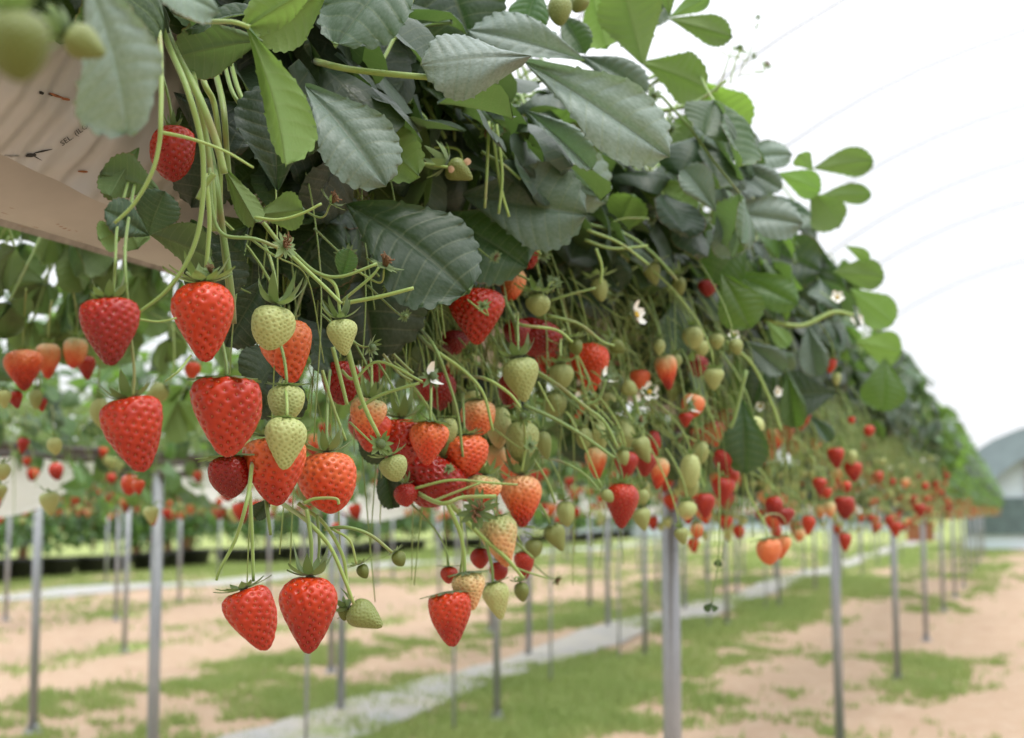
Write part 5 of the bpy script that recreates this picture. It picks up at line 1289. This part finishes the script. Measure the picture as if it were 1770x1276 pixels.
fl(842,228,34,'dead','dried brown flower under the curled pale leaf',(.1,-.9,0),.41)
fl(1048,655,34,'part','white flower bud cluster beside the orange red strawberry',(.5,-.5,.5),.39)
fl(1121,678,34,'open','small pale flower with orange centre beside a green fruitlet',(.3,-.9,.2),.38)
fl(1105,700,30,'part','pale green flower cap below the small orange centred flower',(.2,-.7,.3),.385)
fl(1000,690,24,'part','loose white petal flower below the soft green strawberry',(.2,-.9,.2),.41)
fl(1480,554,24,'open','lower blurred white flower against the leaves near the sky',(.2,-.9,.3),.22)
fl(1447,515,24,'open','upper left blurred white flower against the leaves near the sky',(.0,-.9,.4),.23)
fl(1488,530,24,'open','upper right blurred white flower against the leaves near the sky',(.3,-.8,.4),.22)
fl(1278,86,34,'star','green bud cluster standing against the white sky',(.2,-.5,.7),.31)
fl(1301,98,18,'star','smallest green bud against the white sky',(.5,-.5,.2),.31)
fl(1310,32,24,'star','topmost green bud against the white sky',(.1,-.3,.9),.31)
fl(1325,114,22,'dead','yellow brown bud lowest right against the white sky',(.2,-.5,.5),.31)
fl(1158,222,36,'star','yellow green bud cluster right of the long pale leaf',(.3,-.8,.2),.34)
fl(1130,165,30,'star','yellow green bud above the yellow green cluster right of the long leaf',(.3,-.8,.3),.34)
fl(1190,702,34,'part','blurred white petals lying across the peach strawberry',(.7,-.5,.3),.345)
fl(1268,580,20,'open','small blurred yellowish flower on a diagonal stalk',(.1,-.9,.3),.32)
for i in range(46):
    px, py = random.uniform(560,1240), random.uniform(430,820)
    if px < 760 and py > 720: continue
    fl(px,py,random.uniform(22,38),random.choice(('star','star','dead')),'small green bud or spent flower among the thin stalks of the fruit curtain',(random.uniform(-.6,.8),-.8,random.uniform(-.4,.8)),random.uniform(.40,.50) if px < 1050 else random.uniform(.34,.42),'buds and spent flowers in the fruit curtain')
for i in range(34):
    t = 1.6+6*random.random(); P = Vector((-random.uniform(.28,.45), t, H+random.uniform(.05,.4))); px,py,dz = proj(P)
    if px<1100: continue
    fl(px,py,random.uniform(.012,.019)*FPX/dz,'open' if random.random()<.4 else 'star','blurred small flower or bud among the leaves farther down the near row',(random.uniform(-.3,.6),-.8,random.uniform(0,.8)),-P.x,'flowers and buds farther down the near row')
# dried petals on the olive strawberry
e = [o for o in COL.objects if o.get('label','').startswith('olive green strawberry with dried')][0]
for px,py in ((780,293),(808,280)):
    P = at(px,py,.403); mb=MB(); 
    mb.add([tuple(P+RT*.003*math.cos(q)*random.uniform(.7,1.2)+UP*.003*math.sin(q)-FW*.001*random.random()) for q in np.linspace(0,6.28,9)[:-1]]+[tuple(P-FW*.0015)],[[i,(i+1)%8,8] for i in range(8)])
    o = ob('dried_petal', mb.mesh('dried_petal', M_DRY), e, Matrix.Identity(4))

# ================================================================ background planting
def bush_sampler(r):
    a = r.uniform(0,6.28); ph = math.acos(r.uniform(-.6,1)); k = r.uniform(.6,1)*(1+.2*math.sin(a*3))
    o_ = Vector((math.cos(a)*math.sin(ph), math.sin(a)*math.sin(ph), math.cos(ph)))
    return Vector((o_.x*.62*k, o_.y*.62*k, 1.0+o_.z*.78*k)), o_, max(0,min(1,r.gauss(.7,.3)))
BUSH = [leaf_mass('bush_crown', 420, bush_sampler, 300+i, (.10,.17)) for i in range(4)]
def pot_mesh():
    V=[];F=[]; prof=[(0,0),(.26,0),(.33,.27),(.36,.28),(.36,.32),(.32,.32),(.31,.27),(0,.26)]; n=18
    for r_,z in prof:
        for k in range(n): a=2*math.pi*k/n; V.append((r_*math.cos(a), r_*math.sin(a), z))
    for i in range(len(prof)-1):
        for k in range(n): F.append([i*n+k, i*n+(k+1)%n, (i+1)*n+(k+1)%n, (i+1)*n+k])
    return mesh('pot', V, F, M_POT)
POT = pot_mesh(); mb=MB(); mb.tube([(0,0,.4),(.03,.01,.8),(0,.02,1.3)],.022,.012,6); mb.tube([(0.02,0,.75),(.18,.1,1.2)],.012,.007,5); mb.tube([(0.02,0,.8),(-.2,-.05,1.3)],.012,.007,5); TRK = mb.mesh('stem', M_RUST)
for i, t in enumerate(np.arange(13, 66, .82)):
    L = 15.3+random.uniform(-.15,.15)
    if random.random() < .08: continue
    e = thing('potted_bush', 'leafy green bush in a black pot in the blurred line behind the posts', 'potted plant', Matrix.Translation((-L, float(t), float(hgt(-L,t))-.045)) @ Matrix.Rotation(random.uniform(0,6),4,'Z'), 'potted bushes behind the far posts')
    ob('pot', POT, e); ob('stem', TRK, e); c = ob('bush_crown', BUSH[i%4], e, None, kind='stuff'); s = random.uniform(.85,1.2); c.scale=(s,s,s)
# hedge and trees that close the view
def tree_sampler(r):
    a = r.uniform(0,6.28); ph = math.acos(r.uniform(-.7,1)); k = r.uniform(.55,1)*(1+.22*math.sin(a*4+ph*3))
    o_ = Vector((math.cos(a)*math.sin(ph), math.sin(a)*math.sin(ph), math.cos(ph)))
    return Vector((o_.x*1.7*k, o_.y*1.7*k, 2.3+o_.z*1.6*k)), o_, max(0,min(1,r.gauss(.45,.3)))
TREE = [leaf_mass('crown', 700, tree_sampler, 340+i, (.25,.42)) for i in range(3)]
mb=MB(); mb.tube([(0,0,-.1),(.05,.02,.9),(0,0,2)],.12,.07,8); mb.tube([(0.03,0,.9),(.5,.2,2)],.06,.03,6); mb.tube([(0.03,0,1),(-.5,-.1,2.1)],.06,.03,6); TT = mb.mesh('trunk', M_BROWN)
for i in range(46):
    L = 19+random.uniform(-1,3.5); t = 15+i*2.1+random.uniform(-.6,.6)
    e = thing('tree', 'rounded small green tree in the blurred line behind the potted bushes', 'tree', Matrix.Translation((-L, t, -.05)) @ Matrix.Rotation(random.uniform(0,6),4,'Z'), 'trees behind the potted bushes')
    ob('trunk', TT, e); c = ob('crown', TREE[i%3], e, None, kind='stuff'); s = random.uniform(.55,.8); c.scale=(s,s,s*.9); 
for i in range(34):
    p = at_depth(760+i*36+random.uniform(-8,8), 885, 100+random.uniform(-6,10))
    e = thing('tree', 'distant dark tree on the horizon below the hanging fruit', 'tree', Matrix.Translation((p.x, p.y, -.05)) @ Matrix.Rotation(random.uniform(0,6),4,'Z'), 'distant trees on the horizon')
    ob('trunk', TT, e); c = ob('crown', TREE[i%3], e, None, kind='stuff'); c.scale=(.8,.8,.55)
print('objects', len(COL.objects))
